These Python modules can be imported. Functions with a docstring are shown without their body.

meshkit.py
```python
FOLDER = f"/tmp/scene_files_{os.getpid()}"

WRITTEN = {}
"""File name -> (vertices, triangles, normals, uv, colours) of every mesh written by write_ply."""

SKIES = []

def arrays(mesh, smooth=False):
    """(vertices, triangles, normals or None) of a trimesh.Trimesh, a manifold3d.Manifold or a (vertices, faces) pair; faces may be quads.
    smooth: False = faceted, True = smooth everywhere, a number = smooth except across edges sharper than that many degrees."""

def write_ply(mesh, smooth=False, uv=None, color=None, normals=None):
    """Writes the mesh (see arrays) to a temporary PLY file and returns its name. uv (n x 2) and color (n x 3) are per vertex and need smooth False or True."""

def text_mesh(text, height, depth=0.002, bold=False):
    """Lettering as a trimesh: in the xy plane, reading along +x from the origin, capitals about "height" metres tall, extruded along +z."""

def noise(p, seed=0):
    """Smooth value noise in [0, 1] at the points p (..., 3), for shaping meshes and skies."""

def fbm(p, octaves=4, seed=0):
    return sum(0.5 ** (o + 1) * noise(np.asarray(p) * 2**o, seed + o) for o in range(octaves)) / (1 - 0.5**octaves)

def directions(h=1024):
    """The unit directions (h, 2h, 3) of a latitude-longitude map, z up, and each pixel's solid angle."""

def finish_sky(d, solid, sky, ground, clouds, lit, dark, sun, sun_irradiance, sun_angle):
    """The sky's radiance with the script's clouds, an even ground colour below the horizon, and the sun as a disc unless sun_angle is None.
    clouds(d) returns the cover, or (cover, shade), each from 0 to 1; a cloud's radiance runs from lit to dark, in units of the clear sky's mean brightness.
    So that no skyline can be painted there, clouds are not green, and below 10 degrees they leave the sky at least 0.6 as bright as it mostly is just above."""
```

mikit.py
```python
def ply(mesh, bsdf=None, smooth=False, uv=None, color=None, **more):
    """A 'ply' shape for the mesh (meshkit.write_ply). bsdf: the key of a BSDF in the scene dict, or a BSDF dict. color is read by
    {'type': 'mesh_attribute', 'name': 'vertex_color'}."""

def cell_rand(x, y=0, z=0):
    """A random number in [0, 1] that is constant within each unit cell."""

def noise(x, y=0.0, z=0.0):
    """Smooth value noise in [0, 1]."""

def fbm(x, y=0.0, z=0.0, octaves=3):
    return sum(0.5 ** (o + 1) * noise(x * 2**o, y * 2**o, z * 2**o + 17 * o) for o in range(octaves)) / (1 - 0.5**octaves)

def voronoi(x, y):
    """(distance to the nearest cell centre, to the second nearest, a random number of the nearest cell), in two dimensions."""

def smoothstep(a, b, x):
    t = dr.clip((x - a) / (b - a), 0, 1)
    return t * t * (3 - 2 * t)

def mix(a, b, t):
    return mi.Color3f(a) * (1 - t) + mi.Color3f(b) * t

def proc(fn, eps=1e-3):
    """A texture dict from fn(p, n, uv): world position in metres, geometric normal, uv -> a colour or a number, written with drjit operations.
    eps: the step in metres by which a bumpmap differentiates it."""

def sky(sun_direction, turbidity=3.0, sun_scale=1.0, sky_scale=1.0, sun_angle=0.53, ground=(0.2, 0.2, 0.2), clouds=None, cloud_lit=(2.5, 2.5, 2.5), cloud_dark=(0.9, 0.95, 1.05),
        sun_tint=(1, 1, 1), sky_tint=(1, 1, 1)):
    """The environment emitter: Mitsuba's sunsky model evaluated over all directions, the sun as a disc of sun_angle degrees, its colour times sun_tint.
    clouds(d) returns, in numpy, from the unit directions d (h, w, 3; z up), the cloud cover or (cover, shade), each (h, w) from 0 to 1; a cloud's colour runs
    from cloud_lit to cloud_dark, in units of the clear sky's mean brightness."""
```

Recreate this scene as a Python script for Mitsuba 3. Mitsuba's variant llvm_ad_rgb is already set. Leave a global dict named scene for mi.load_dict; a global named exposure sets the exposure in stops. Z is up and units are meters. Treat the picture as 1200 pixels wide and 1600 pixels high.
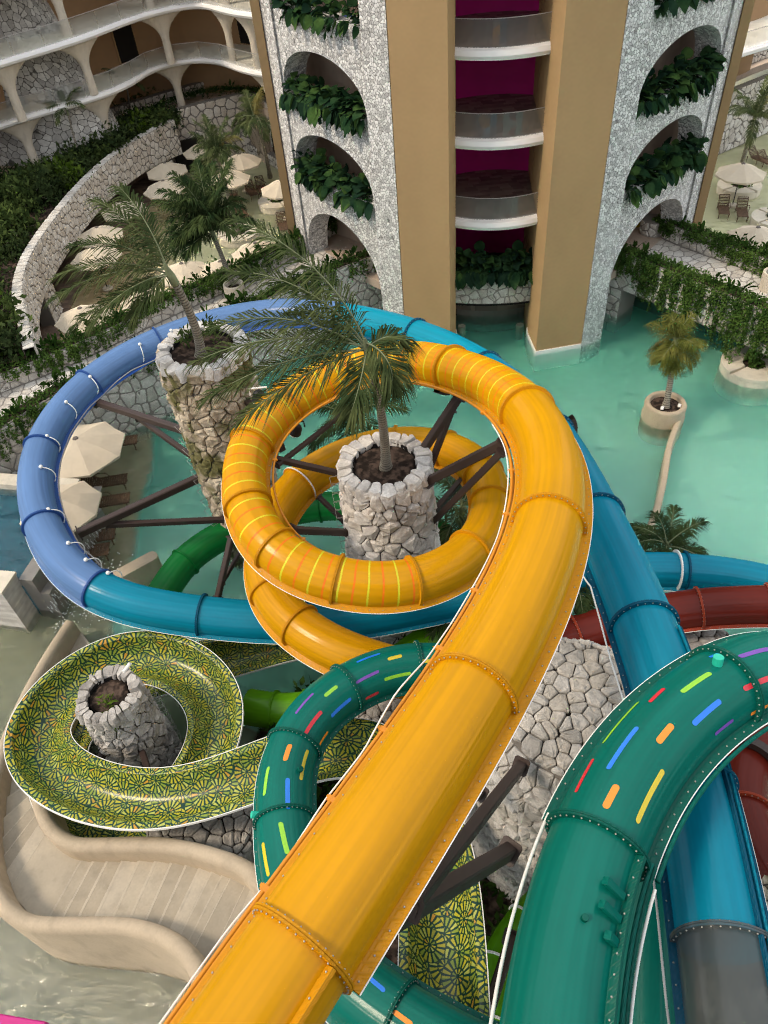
import math, random
import numpy as np, trimesh, shapely
import shapely.geometry as sg
from scipy.spatial import Voronoi
from scipy.interpolate import CubicSpline
import drjit as dr
import mitsuba as mi, mikit, meshkit
from mikit import proc, noise, fbm, voronoi, cell_rand, smoothstep, mix

T = mi.ScalarTransform4f
scene, labels = {}, {}
# ---------------------------------------------------------------- camera, sky, exposure
scene['camera'] = dict(type='perspective', fov=55.105, fov_axis='x', near_clip=0.3, far_clip=600.0,
    to_world=T().look_at(origin=[0, 0, 23.5], target=[0, 70.27438, -47.64430], up=[0.102118, 0.707724, 0.699070]))
def overcast(d):
    n = meshkit.fbm(d * np.array([2.0, 2.0, 5.0]) + 3.1, 4)
    return np.ones(d.shape[:2]), np.clip((n - 0.42) * 2.2, 0, 0.45)
scene['sky'] = mikit.sky([-0.62, -0.18, 0.76], turbidity=3, sun_scale=0.28, sun_angle=14, clouds=overcast,
    cloud_lit=(2.2, 2.25, 2.32), cloud_dark=(1.15, 1.2, 1.25), ground=(0.16, 0.18, 0.16))
exposure = 2.6

# ---------------------------------------------------------------- helpers
rng = np.random.default_rng(7)
def free(key):
    if key not in scene and key not in labels: return key
    i = 1
    while f'{key}_{i:03d}' in scene or f'{key}_{i:03d}' in labels: i += 1
    return f'{key}_{i:03d}'
COUNT = {}
def part(parent, name, mesh, bsdf, smooth=False, uv=None, **kw):
    key = f'{parent}__{name}'
    if key in scene:                       # numbered repeat
        n = COUNT.get(key, 0) + 1; COUNT[key] = n
        key = f'{key}_{n:03d}'
    scene[key] = mikit.ply(mesh, bsdf, smooth=smooth, uv=uv) if not isinstance(mesh, dict) else mesh
    if kw: labels[key] = kw
    return key
def thing(name, label, cat, group=None):
    key = free(name); labels[key] = dict(label=label, category=cat)
    if group: labels[key]['group'] = group
    return key
def single(name, mesh, bsdf, label, cat, smooth=False, uv=None, group=None, kind=None):
    key = free(name); scene[key] = mikit.ply(mesh, bsdf, smooth=smooth, uv=uv)
    labels[key] = dict(label=label, category=cat)
    if group: labels[key]['group'] = group
    if kind: labels[key]['kind'] = kind
    return key
def struct(name, mesh, bsdf, label=None, smooth=False, uv=None):
    scene[name] = mikit.ply(mesh, bsdf, smooth=smooth, uv=uv)
    labels[name] = dict(label=label or name.replace('_', ' '), kind='structure')
    return name
def nrm(v): return v / np.maximum(np.linalg.norm(v, axis=-1, keepdims=True), 1e-12)
def tri(v, f):
    f = np.asarray(f, int)
    if f.shape[1] == 4: f = np.vstack([f[:, [0, 1, 2]], f[:, [0, 2, 3]]])
    return trimesh.Trimesh(np.asarray(v, float), f, process=False)
def cat(ms): return trimesh.util.concatenate(ms)
def box(c, s, rz=0.0):
    m = trimesh.creation.box(extents=s)
    if rz: m.apply_transform(trimesh.transformations.rotation_matrix(rz, [0, 0, 1]))
    m.apply_translation(c); return m
def grid_faces(a, b, wrap=False):
    i, j = np.meshgrid(np.arange(a - 1), np.arange(b if wrap else b - 1), indexing='ij')
    j2 = (j + 1) % b
    return np.stack([i * b + j, i * b + j2, (i + 1) * b + j2, (i + 1) * b + j], -1).reshape(-1, 4)
class Path:
    """Smooth line through the points, sampled every ds, with tangent, side (right of travel, level) and up."""
    def __init__(self, pts, ds=0.15, closed=False, level=True):
        p = np.asarray(pts, float)
        k = np.r_[0, np.cumsum(np.linalg.norm(np.diff(p, axis=0), axis=1))]
        cs = CubicSpline(k, p)
        t = np.linspace(0, k[-1], int(k[-1] / 0.05) + 2); q = cs(t)
        s = np.r_[0, np.cumsum(np.linalg.norm(np.diff(q, axis=0), axis=1))]
        self.L = s[-1]; self.n = max(int(self.L / ds), 2) + 1
        self.s = np.linspace(0, self.L, self.n)
        self.p = np.stack([np.interp(self.s, s, q[:, i]) for i in range(3)], 1)
        self.t = nrm(np.gradient(self.p, axis=0))
        self.side = nrm(np.cross(self.t, [0, 0, 1.0])); self.up = np.cross(self.side, self.t)
        self.knot = np.interp(k, t, s)
    def at(self, s, a, r):
        """points at length s, angle a from the top towards the right side, radius r"""
        s = np.atleast_1d(s); f = lambda x: np.stack([np.interp(s, self.s, x[:, i]) for i in range(3)], -1)
        p, sd, up = f(self.p), nrm(f(self.side)), nrm(f(self.up))
        a = np.asarray(a, float)[..., None] * np.ones((len(s), 1)); r = np.asarray(r, float)[..., None] * np.ones((len(s), 1))
        return p + r * (np.cos(a) * up + np.sin(a) * sd)
    def span(self, s0, s1, ds=0.15): return np.linspace(s0, s1, max(int((s1 - s0) / ds), 2) + 1)
    def sweep(self, s, prof, closed=False, uvs=True):
        """prof: (n,2) of (side, up) offsets (or a function of s giving them)"""
        f = lambda x: np.stack([np.interp(s, self.s, x[:, i]) for i in range(3)], -1)
        p, sd, up = f(self.p), nrm(f(self.side)), nrm(f(self.up))
        pr = np.asarray(prof, float)
        if pr.ndim == 2: pr = np.broadcast_to(pr, (len(s),) + pr.shape)
        v = p[:, None] + pr[..., :1] * sd[:, None] + pr[..., 1:] * up[:, None]
        m = pr.shape[1]
        fc = grid_faces(len(s), m, closed)
        d = np.r_[0, np.cumsum(np.linalg.norm(np.diff(pr[0], axis=0), axis=1))]
        uv = np.stack(np.meshgrid(s, d, indexing='ij')[::-1], -1).reshape(-1, 2)
        return tri(v.reshape(-1, 3), fc), uv
def tube(pts, r, sides=8, caps=True):
    p = np.asarray(pts, float); t = nrm(np.gradient(p, axis=0))
    ref = np.where(np.abs(t[:, 2:]) < 0.95, [0, 0, 1.0], [1.0, 0, 0])
    a = nrm(np.cross(t, ref)); b = np.cross(a, t); g = np.arange(sides) * 2 * np.pi / sides
    r = np.broadcast_to(np.asarray(r, float), (len(p),))
    v = p[:, None] + r[:, None, None] * (np.cos(g)[None, :, None] * a[:, None] + np.sin(g)[None, :, None] * b[:, None])
    f = grid_faces(len(p), sides, True)[:, ::-1]
    f = np.vstack([f[:, [0, 1, 2]], f[:, [0, 2, 3]]]); v = v.reshape(-1, 3)
    if caps:
        n = len(v); v = np.vstack([v, p[0], p[-1]]); i = np.arange(sides); j = (i + 1) % sides; e = (len(p) - 1) * sides
        f = np.vstack([f, np.stack([i, j, i * 0 + n], 1), np.stack([j + e, i + e, i * 0 + n + 1], 1)])
    return tri(v, f)
def bar(a, b, w, h, roll=0.0):
    """rectangular beam from a to b"""
    a, b = np.asarray(a, float), np.asarray(b, float); t = nrm(b - a)
    s = nrm(np.cross(t, [0, 0, 1.0] if abs(t[2]) < 0.97 else [0, 1.0, 0])); u = np.cross(s, t)
    c = 0.12 * min(w, h)
    q = [(w/2 - c, h/2), (w/2, h/2 - c), (w/2, -h/2 + c), (w/2 - c, -h/2), (-w/2 + c, -h/2), (-w/2, -h/2 + c), (-w/2, h/2 - c), (-w/2 + c, h/2)]
    v = [p + x * s + y * u for p in (a, b) for x, y in q]
    f = [[i, (i + 1) % 8, 8 + (i + 1) % 8, 8 + i] for i in range(8)]
    f = [x for q4 in f for x in (q4[:3], [q4[0], q4[2], q4[3]])] + [[0, i + 1, i] for i in range(1, 7)] + [[8, 8 + i, 9 + i] for i in range(1, 7)]
    return tri(v, f)
def prism(poly, z0, z1):
    if not isinstance(poly, sg.Polygon): poly = sg.Polygon(poly)
    m = trimesh.creation.extrude_polygon(poly, z1 - z0, engine='earcut'); m.apply_translation([0, 0, z0]); return m
def lathe(prof, n=32, c=(0, 0, 0)):
    p = np.asarray(prof, float); g = np.arange(n) * 2 * np.pi / n
    v = np.stack([p[:, :1] * np.cos(g), p[:, :1] * np.sin(g), np.repeat(p[:, 1:], n, 1)], -1).reshape(-1, 3) + np.asarray(c, float)
    return tri(v, grid_faces(len(p), n, True)[:, ::-1])
def ribbon(pts, z0, z1):
    """vertical sheet over a ground line"""
    p = np.asarray(pts, float)[:, :2]; n = len(p)
    v = np.vstack([np.c_[p, np.broadcast_to(z0, n)], np.c_[p, np.broadcast_to(z1, n)]])
    return tri(v, [[i, i + 1, n + i + 1, n + i] for i in range(n - 1)])
def line2(pts, ds=0.4):
    """smooth 2-D line resampled"""
    p = np.asarray(pts, float)[:, :2]; k = np.r_[0, np.cumsum(np.linalg.norm(np.diff(p, axis=0), axis=1))]
    q = CubicSpline(k, p)(np.linspace(0, k[-1], int(k[-1] / ds) + 2)) if len(p) > 2 else np.stack([np.interp(np.linspace(0, k[-1], int(k[-1] / ds) + 2), k, p[:, i]) for i in (0, 1)], 1)
    return q
class Curve2:
    """ground curve by arc length, with its left normal"""
    def __init__(self, pts, ds=0.1):
        self.q = line2(pts, ds); self.k = np.r_[0, np.cumsum(np.linalg.norm(np.diff(self.q, axis=0), axis=1))]; self.L = self.k[-1]
        t = nrm(np.gradient(self.q, axis=0)); self.nn = np.stack([-t[:, 1], t[:, 0]], 1)
    def __call__(self, s, d=0.0):
        s = np.asarray(s, float); f = lambda x: np.stack([np.interp(s, self.k, x[:, i]) for i in (0, 1)], -1)
        return f(self.q) + np.asarray(d, float)[..., None] * nrm(f(self.nn))
def slab_between(A, B, z0, z1):
    A, B = np.asarray(A)[:, :2], np.asarray(B)[:, :2]
    return prism(sg.Polygon(np.vstack([A, B[::-1]])).buffer(0), z0, z1)
EYE = np.array([0, 0, 23.5])
def stones(parent, W, Hh, cell, f, mats, h=0.07, gap=0.04, seed=0, wrap=False, mask=None, most=300, name='stone', rough=0.02, aspect=1.0, rnd=0.7, back='stone_filler', parts=True, jit=0.95, smooth=False):
    """Rubble: irregular stones over the surface f(u, v, height) -> xyz, 0<=u<=W, 0<=v<=Hh; the nearest ones are parts, the rest one part."""
    r = np.random.default_rng(seed); cu = cell * aspect; nu, nv = max(int(round(W / cu)), 1), max(int(round(Hh / cell)), 1)
    cu, cv = W / nu, Hh / nv; pts = []
    for j in range(nv):
        for i in range(nu):
            pts.append(((i + 0.5 + 0.5 * (j % 2) * 0.9 + jit * (r.random() - 0.5)) * cu, (j + 0.5 + jit * (r.random() - 0.5)) * cv))
    pts = np.array(pts); pts[:, 0] %= W; n = len(pts)
    ext = [pts]
    for dx in (-W, W):
        q = pts.copy(); q[:, 0] = q[:, 0] + dx if wrap else (-q[:, 0] if dx < 0 else 2 * W - q[:, 0]); ext.append(q)
    base = np.vstack(ext)
    for dy in (0, 1): ext.append(np.c_[base[:, 0], -base[:, 1] if dy == 0 else 2 * Hh - base[:, 1]])
    vor = Voronoi(np.vstack(ext)); out = []
    for i in range(n):
        reg = vor.regions[vor.point_region[i]]
        if -1 in reg or len(reg) < 3: continue
        pg = sg.Polygon(vor.vertices[reg])
        if mask is not None:
            pg = pg.intersection(mask)
            if pg.geom_type != 'Polygon' or pg.is_empty: continue
        rr = rnd * 0.22 * cell
        pg = pg.buffer(-(gap / 2 + rr)).buffer(rr, quad_segs=2)
        if pg.is_empty or pg.geom_type != 'Polygon' or pg.area < 0.05 * cell * cell: continue
        xy = np.array(pg.simplify(0.04 * cell).exterior.coords)[:-1]
        if len(xy) < 3: continue
        if sg.LinearRing(xy).is_ccw is False: xy = xy[::-1]
        c = xy.mean(0); m = len(xy); hh = h * (0.7 + 0.6 * r.random())
        j1 = 1 + 0.05 * r.standard_normal((m, 1)); rings = [(xy, np.full(m, -0.03)), (c + (xy - c) * 0.99 * j1.clip(.9, 1), np.full(m, hh * 0.55)),
             (c + (xy - c) * (0.72 + 0.06 * r.standard_normal((m, 1))), hh + rough * r.standard_normal(m)), (c[None], np.array([hh * 1.06 + rough * r.standard_normal()]))]
        U = np.vstack([a for a, _ in rings]); Hs = np.concatenate([b for _, b in rings])
        v = f(U[:, 0], U[:, 1], Hs); k = np.arange(m); k2 = (k + 1) % m; F = []
        for a in (0, 1): F += [np.stack([a*m + k, a*m + k2, (a+1)*m + k2], 1), np.stack([a*m + k, (a+1)*m + k2, (a+1)*m + k], 1)]
        F.append(np.stack([2*m + k, 2*m + k2, k * 0 + 3*m], 1)); F = np.vstack(F)
        cc = f(c[:1], c[1:], np.array([0.0])); nn = nrm(f(c[:1], c[1:], np.array([1.0])) - cc)[0]; vw = EYE - cc[0]; d = np.linalg.norm(vw)
        out.append((pg.area * max(nn @ vw / d, 0.02) / d**2, tri(v, F), int(r.integers(len(mats)))))
    # outward faces: flip all if the surface is left-handed
    if out:
        g = f(np.array([W*.5, W*.5 + .01, W*.5]), np.array([Hh*.5, Hh*.5, Hh*.5 + .01]), np.zeros(3)); hn = f(np.array([W*.5]), np.array([Hh*.5]), np.array([1.0]))[0] - g[0]
        flip = np.cross(g[1] - g[0], g[2] - g[0]) @ hn < 0
        out.sort(key=lambda o: -o[0]); rest = {}
        for i, (_, m, k) in enumerate(out):
            if flip: m.faces = m.faces[:, ::-1]
            if parts and i < most: part(parent, name, m, mats[k], smooth=smooth)
            else: rest.setdefault(0, []).append(m)
        for k, ms in rest.items(): part(parent, back, cat(ms), mats[0], smooth=smooth, kind='stuff')
def patch(f, W, Hh, n, m):
    u, v = np.meshgrid(np.linspace(0, W, n), np.linspace(0, Hh, m), indexing='ij'); p = f(u.ravel(), v.ravel(), np.zeros(u.size))
    return tri(p, grid_faces(n, m)), np.c_[u.ravel(), v.ravel()]

# ---------------------------------------------------------------- materials
def two(b): return {'type': 'twosided', 'bsdf': b}
def rgb(*c): return {'type': 'rgb', 'value': list(c)}
def mat(name, color, rough=0.7, spec=0.5, coat=0.0, bump=None, bump_scale=1.0, metallic=0.0, eps=2e-3, sheen=0.0):
    c = color if isinstance(color, dict) else rgb(*color)
    b = {'type': 'principled', 'base_color': c, 'roughness': rough, 'specular': spec, 'metallic': metallic}
    if coat: b['clearcoat'] = coat; b['clearcoat_gloss'] = 0.93
    if bump: b = {'type': 'bumpmap', 'arbitrary': proc(bump, eps), 'scale': bump_scale, 'bsdf': b}
    scene['bsdf_' + name] = two(b); return 'bsdf_' + name
def gel(name, c, dirt=(0.75, 0.8), rough=0.22):
    """glossy fibreglass gel coat with faint streaks along the tube and dust"""
    def fn(p, n, uv):
        s = fbm(uv.x * 16.0, uv.y * 0.35, 3.0, 2); q = fbm(p.x * 0.9, p.y * 0.9, p.z * 0.9, 2)
        k = 0.84 + 0.22 * s + 0.14 * (q - 0.5)
        dust = smoothstep(0.55, 0.95, fbm(uv.x * 7.0, uv.y * 0.6, 9.0, 3)) * 0.10 + 0.25 * smoothstep(0.965, 0.985, noise(p.x * 21, p.y * 21, p.z * 21))
        return mix(mi.Color3f(c) * k, mi.Color3f(c) * 1.5 + mi.Color3f(0.02), dust * 1.2)
    return mat(name, proc(fn), rough + 0.06, 0.07, 0.55, lambda p, n, uv: noise(uv.x * 7.0, uv.y * 0.22) + 0.35 * noise(uv.x * 23.0, uv.y * 0.5), 0.012, eps=8e-3)
YELLOW = (0.60, 0.285, 0.0004)
gel('yellow', YELLOW)
def yellow_striped(p, n, uv):
    w = uv.y + 0.03 * noise(uv.x * 2.0, uv.y * 0.7); t = w / 0.74; f = t - dr.floor(t)
    e = lambda c: smoothstep(0.040, 0.028, dr.abs(f - c))
    k = 0.9 + 0.2 * fbm(uv.x * 9.0, uv.y * 0.5, 3.0, 2)
    a = mix(mi.Color3f(YELLOW) * k, (0.62, 0.62, 0.03), e(0.25) * 0.9)
    return mix(a, (0.80, 0.15, 0.01), e(0.75) * 0.8)
mat('yellow_striped', proc(yellow_striped), 0.28, 0.07, 0.55, lambda p, n, uv: noise(uv.x * 7.0, uv.y * 0.22), 0.012, eps=8e-3)
gel('yellow_flange', (0.60, 0.265, 0.004), rough=0.35)
gel('periwinkle', (0.105, 0.205, 0.42)); gel('periwinkle_flange', (0.03, 0.09, 0.30), rough=0.4)
gel('teal', (0.0003, 0.205, 0.325)); gel('teal_flange', (0.001, 0.085, 0.16), rough=0.4)
gel('cyan', (0.002, 0.27, 0.40))
gel('green', (0.0003, 0.142, 0.112)); gel('green_flange', (0.0005, 0.10, 0.075), rough=0.4)
gel('leaf_green', (0.003, 0.15, 0.028)); gel('lime', (0.10, 0.30, 0.006))
gel('maroon', (0.125, 0.012, 0.006)); gel('maroon_flange', (0.35, 0.05, 0.02), rough=0.4)
mat('orange_pipe', (0.62, 0.24, 0.01), 0.4); mat('white_trim', (0.82, 0.82, 0.80), 0.35, 0.5); mat('blue_cable', (0.03, 0.12, 0.50), 0.4)
mat('bolt', (0.42, 0.41, 0.39), 0.4, metallic=0.4); mat('grey_cable', (0.30, 0.29, 0.28), 0.5)
scene['bsdf_smoke_glass'] = {'type': 'blendbsdf', 'weight': 0.55, 'bsdf_0': {'type': 'thindielectric', 'int_ior': 1.4}, 'bsdf_1': two({'type': 'principled', 'base_color': rgb(0.085, 0.10, 0.105), 'roughness': 0.25, 'specular': 0.5, 'clearcoat': 0.6})}
for nm, c in dict(red=(0.62, 0.03, 0.05), orange=(0.9, 0.27, 0.02), blue=(0.01, 0.19, 0.80), yellow=(0.62, 0.50, 0.02), lime=(0.25, 0.58, 0.03), purple=(0.16, 0.06, 0.40)).items():
    mat('dash_' + nm, c, 0.3, 0.5, 0.5)
def fans(p, n, uv):
    """overlapping printed fans: yellow and green petals on dark green"""
    x, y = uv.x / 0.41, uv.y / 0.41
    best, bdx, bdy, br = mi.Float(-1), mi.Float(0), mi.Float(0), mi.Float(0)
    for a in (-1, 0, 1):
        for b in (-1, 0, 1):
            cx, cy = dr.floor(x) + a, dr.floor(y) + b
            dx, dy = x - cx - cell_rand(cx, cy, 1), y - cy - cell_rand(cx, cy, 2)
            pr = cell_rand(cx, cy, 5); inside = (dx * dx + dy * dy < 0.85) & (pr > best)
            best = dr.select(inside, pr, best); bdx = dr.select(inside, dx, bdx); bdy = dr.select(inside, dy, bdy); br = dr.select(inside, cell_rand(cx, cy, 7), br)
    r = dr.sqrt(bdx * bdx + bdy * bdy) / 0.922; th = dr.atan2(bdy, bdx) + br * 6.283
    k = 13.0 / 6.2832; ring = dr.select(r > 0.42, 1.0, 0.0); k = dr.select(r > 0.42, 16.0, 9.0) / 6.2832
    cell = dr.floor(th * k); f = dr.abs(th * k - cell - 0.5) * 2.0
    wid = dr.select(r > 0.42, 0.68 - 0.16 / dr.maximum(r, 0.05) * 0.5, 0.48)
    pet = smoothstep(wid + 0.07, wid - 0.07, f) * smoothstep(0.97, 0.93, r) * smoothstep(0.10, 0.16, r) * (1.0 - smoothstep(0.37, 0.40, r) * smoothstep(0.48, 0.45, r))
    h = cell_rand(cell + dr.floor(br * 997.0), ring, 3.0)
    col = mix((0.42, 0.39, 0.03), (0.22, 0.30, 0.04), smoothstep(0.45, 0.8, h))
    col = mix(col, (0.50, 0.27, 0.03), smoothstep(0.93, 0.96, h)); col = mix(col, (0.42, 0.46, 0.10), smoothstep(0.20, 0.12, h))
    return mix((0.004, 0.040, 0.026), col, pet * dr.select(best >= 0, 1.0, 0.0))
mat('fan_print', proc(fans), 0.3, 0.2, 0.6)
mat('flume_shell', (0.004, 0.09, 0.06), 0.35, 0.5, 0.3)
def stone_mat(name, c0, c1, moss=None, scale=6.0, bs=0.02):
    def fn(p, n, uv):
        a = fbm(p.x * scale, p.y * scale, p.z * scale, 3); b = noise(p.x * 1.7, p.y * 1.7, p.z * 1.7)
        q = mix(c0, c1, smoothstep(0.25, 0.75, 0.6 * a + 0.4 * b)); v = noise(p.x * 31, p.y * 31, p.z * 31)
        q = q * (0.82 + 0.3 * v)
        if moss: q = mix(q, moss, smoothstep(0.47, 0.60, fbm(p.x * 1.3 + 4, p.y * 1.3, p.z * 0.55, 3)) * 0.85)
        return q
    return mat(name, proc(fn), 0.9, 0.25, 0, lambda p, n, uv: fbm(p.x * 7, p.y * 7, p.z * 7, 4), bs * 2.2, eps=4e-3)
stone_mat('rubble_a', (0.48, 0.465, 0.45), (0.70, 0.69, 0.67)); stone_mat('rubble_b', (0.38, 0.365, 0.35), (0.62, 0.605, 0.585)); stone_mat('rubble_c', (0.50, 0.47, 0.43), (0.72, 0.69, 0.65))
RUB = ['bsdf_rubble_a', 'bsdf_rubble_b', 'bsdf_rubble_c']
MOSS = (0.085, 0.085, 0.014)
stone_mat('mossy_a', (0.38, 0.32, 0.245), (0.58, 0.51, 0.40), MOSS); stone_mat('mossy_b', (0.30, 0.25, 0.18), (0.50, 0.42, 0.32), MOSS)
MOSSY = ['bsdf_mossy_a', 'bsdf_mossy_b']
stone_mat('pale_a', (0.34, 0.33, 0.315), (0.52, 0.505, 0.485)); stone_mat('pale_b', (0.29, 0.28, 0.265), (0.46, 0.445, 0.42)); stone_mat('pale_c', (0.35, 0.33, 0.30), (0.50, 0.475, 0.44)); PALE = ['bsdf_pale_a', 'bsdf_pale_b', 'bsdf_pale_c']
stone_mat('grey_a', (0.36, 0.34, 0.32), (0.54, 0.52, 0.49)); stone_mat('grey_b', (0.26, 0.245, 0.23), (0.44, 0.42, 0.40)); GREY = ['bsdf_grey_a', 'bsdf_grey_b']
stone_mat('flag_a', (0.52, 0.50, 0.46), (0.66, 0.64, 0.60), None, 3.0, 0.008); stone_mat('flag_b', (0.44, 0.41, 0.37), (0.60, 0.57, 0.52), None, 3.0, 0.008); FLAG = ['bsdf_flag_a', 'bsdf_flag_b', 'bsdf_flag_a']
stone_mat('wall_a', (0.58, 0.54, 0.48), (0.70, 0.66, 0.60), None, 3.0, 0.01); stone_mat('wall_b', (0.48, 0.43, 0.37), (0.62, 0.57, 0.50), None, 3.0, 0.01); WALL = ['bsdf_wall_a', 'bsdf_wall_b']
mat('mortar', (0.17, 0.155, 0.14), 0.95, 0.2); mat('mortar_light', (0.27, 0.25, 0.23), 0.95, 0.2); mat('mortar_dark', (0.10, 0.09, 0.08), 0.95, 0.2)
def flag_far(c0, c1, cm, sc):
    def fn(p, n, uv):
        a, b, w = voronoi(uv.x * sc, uv.y * sc); e = smoothstep(0.03, 0.13, b - a)
        return mix(cm, mix(c0, c1, w) * (0.85 + 0.3 * noise(uv.x * 9, uv.y * 9)), e)
    return proc(fn)
mat('far_flagstone', flag_far((0.34, 0.28, 0.21), (0.50, 0.42, 0.34), (0.15, 0.12, 0.09), 2.2), 0.9, 0.2)
mat('far_boulder', flag_far((0.34, 0.33, 0.31), (0.62, 0.61, 0.58), (0.10, 0.096, 0.09), 2.3), 0.9, 0.2)
def pebble(p, n, uv):
    a, b, w = voronoi(uv.x * 7.2, uv.y * 7.2); e = smoothstep(-0.02, 0.22, b - a)
    return mix((0.12, 0.117, 0.113), mix((0.42, 0.415, 0.405), (0.80, 0.795, 0.78), smoothstep(0.0, 0.9, w)), e)
def pebble_h(p, n, uv):
    a, b, w = voronoi(uv.x * 7.2, uv.y * 7.2); return dr.sqrt(dr.maximum(0.02, 1.0 - 2.2 * a * a))
mat('pebble', proc(pebble), 0.75, 0.3, 0, pebble_h, 0.022, eps=6e-3)
def stucco(c):
    def fn(p, n, uv):
        s = fbm(p.x * 0.7, p.y * 0.7, p.z * 0.25, 3); return mi.Color3f(c) * (0.90 + 0.2 * s) * (0.97 + 0.06 * noise(p.x * 9, p.y * 9, p.z * 9))
    return proc(fn)
mat('gold', stucco((0.37, 0.245, 0.122)), 0.8, 0.3, 0, lambda p, n, uv: fbm(p.x * 5, p.y * 5, p.z * 5, 3), 0.01)
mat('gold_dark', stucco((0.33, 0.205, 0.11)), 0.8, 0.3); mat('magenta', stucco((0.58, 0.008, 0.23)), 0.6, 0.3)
def plaster(c, k=0.2):
    def fn(p, n, uv):
        s = fbm(p.x * 1.1, p.y * 1.1, p.z * 1.1, 4); st = smoothstep(0.45, 0.85, fbm(p.x * 3.5 + 7, p.y * 3.5, p.z * 0.9, 4)); return mi.Color3f(c) * (1.0 - k / 2 + k * s) * (1.0 - 0.16 * st) * (0.95 + 0.1 * noise(p.x * 23, p.y * 23, p.z * 23))
    return proc(fn)
mat('beige', plaster((0.42, 0.345, 0.25)), 0.7, 0.4, 0, lambda p, n, uv: fbm(p.x * 3, p.y * 3, p.z * 3, 3), 0.015)
for nm, c in (('a', (0.43, 0.38, 0.30)), ('b', (0.37, 0.325, 0.255)), ('c', (0.46, 0.41, 0.33))): mat('beige_step_' + nm, plaster(c, 0.35), 0.75, 0.35)
mat('beige_nosing', plaster((0.47, 0.42, 0.34), 0.3), 0.75, 0.35); mat('cream', plaster((0.58, 0.52, 0.43), 0.12), 0.7, 0.4); mat('white_paint', (0.80, 0.79, 0.77), 0.45, 0.5)
mat('pale_stone', plaster((0.62, 0.57, 0.47), 0.25), 0.75, 0.35); mat('dark_void', (0.02, 0.018, 0.016), 0.9, 0.1)  # near-black: the darkness of voids and recesses is put into this colour
def tiles(c, w):
    def fn(p, n, uv):
        k = cell_rand(dr.floor(p.x / w + 2.0 * noise(dr.floor(p.y / w * 2), 1.0)), dr.floor(p.y / w * 2), 1.0); return mi.Color3f(c) * (0.7 + 0.6 * k) * (0.85 + 0.3 * fbm(p.x * 3, p.y * 3, p.z * 3, 2))
    return proc(fn)
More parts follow.
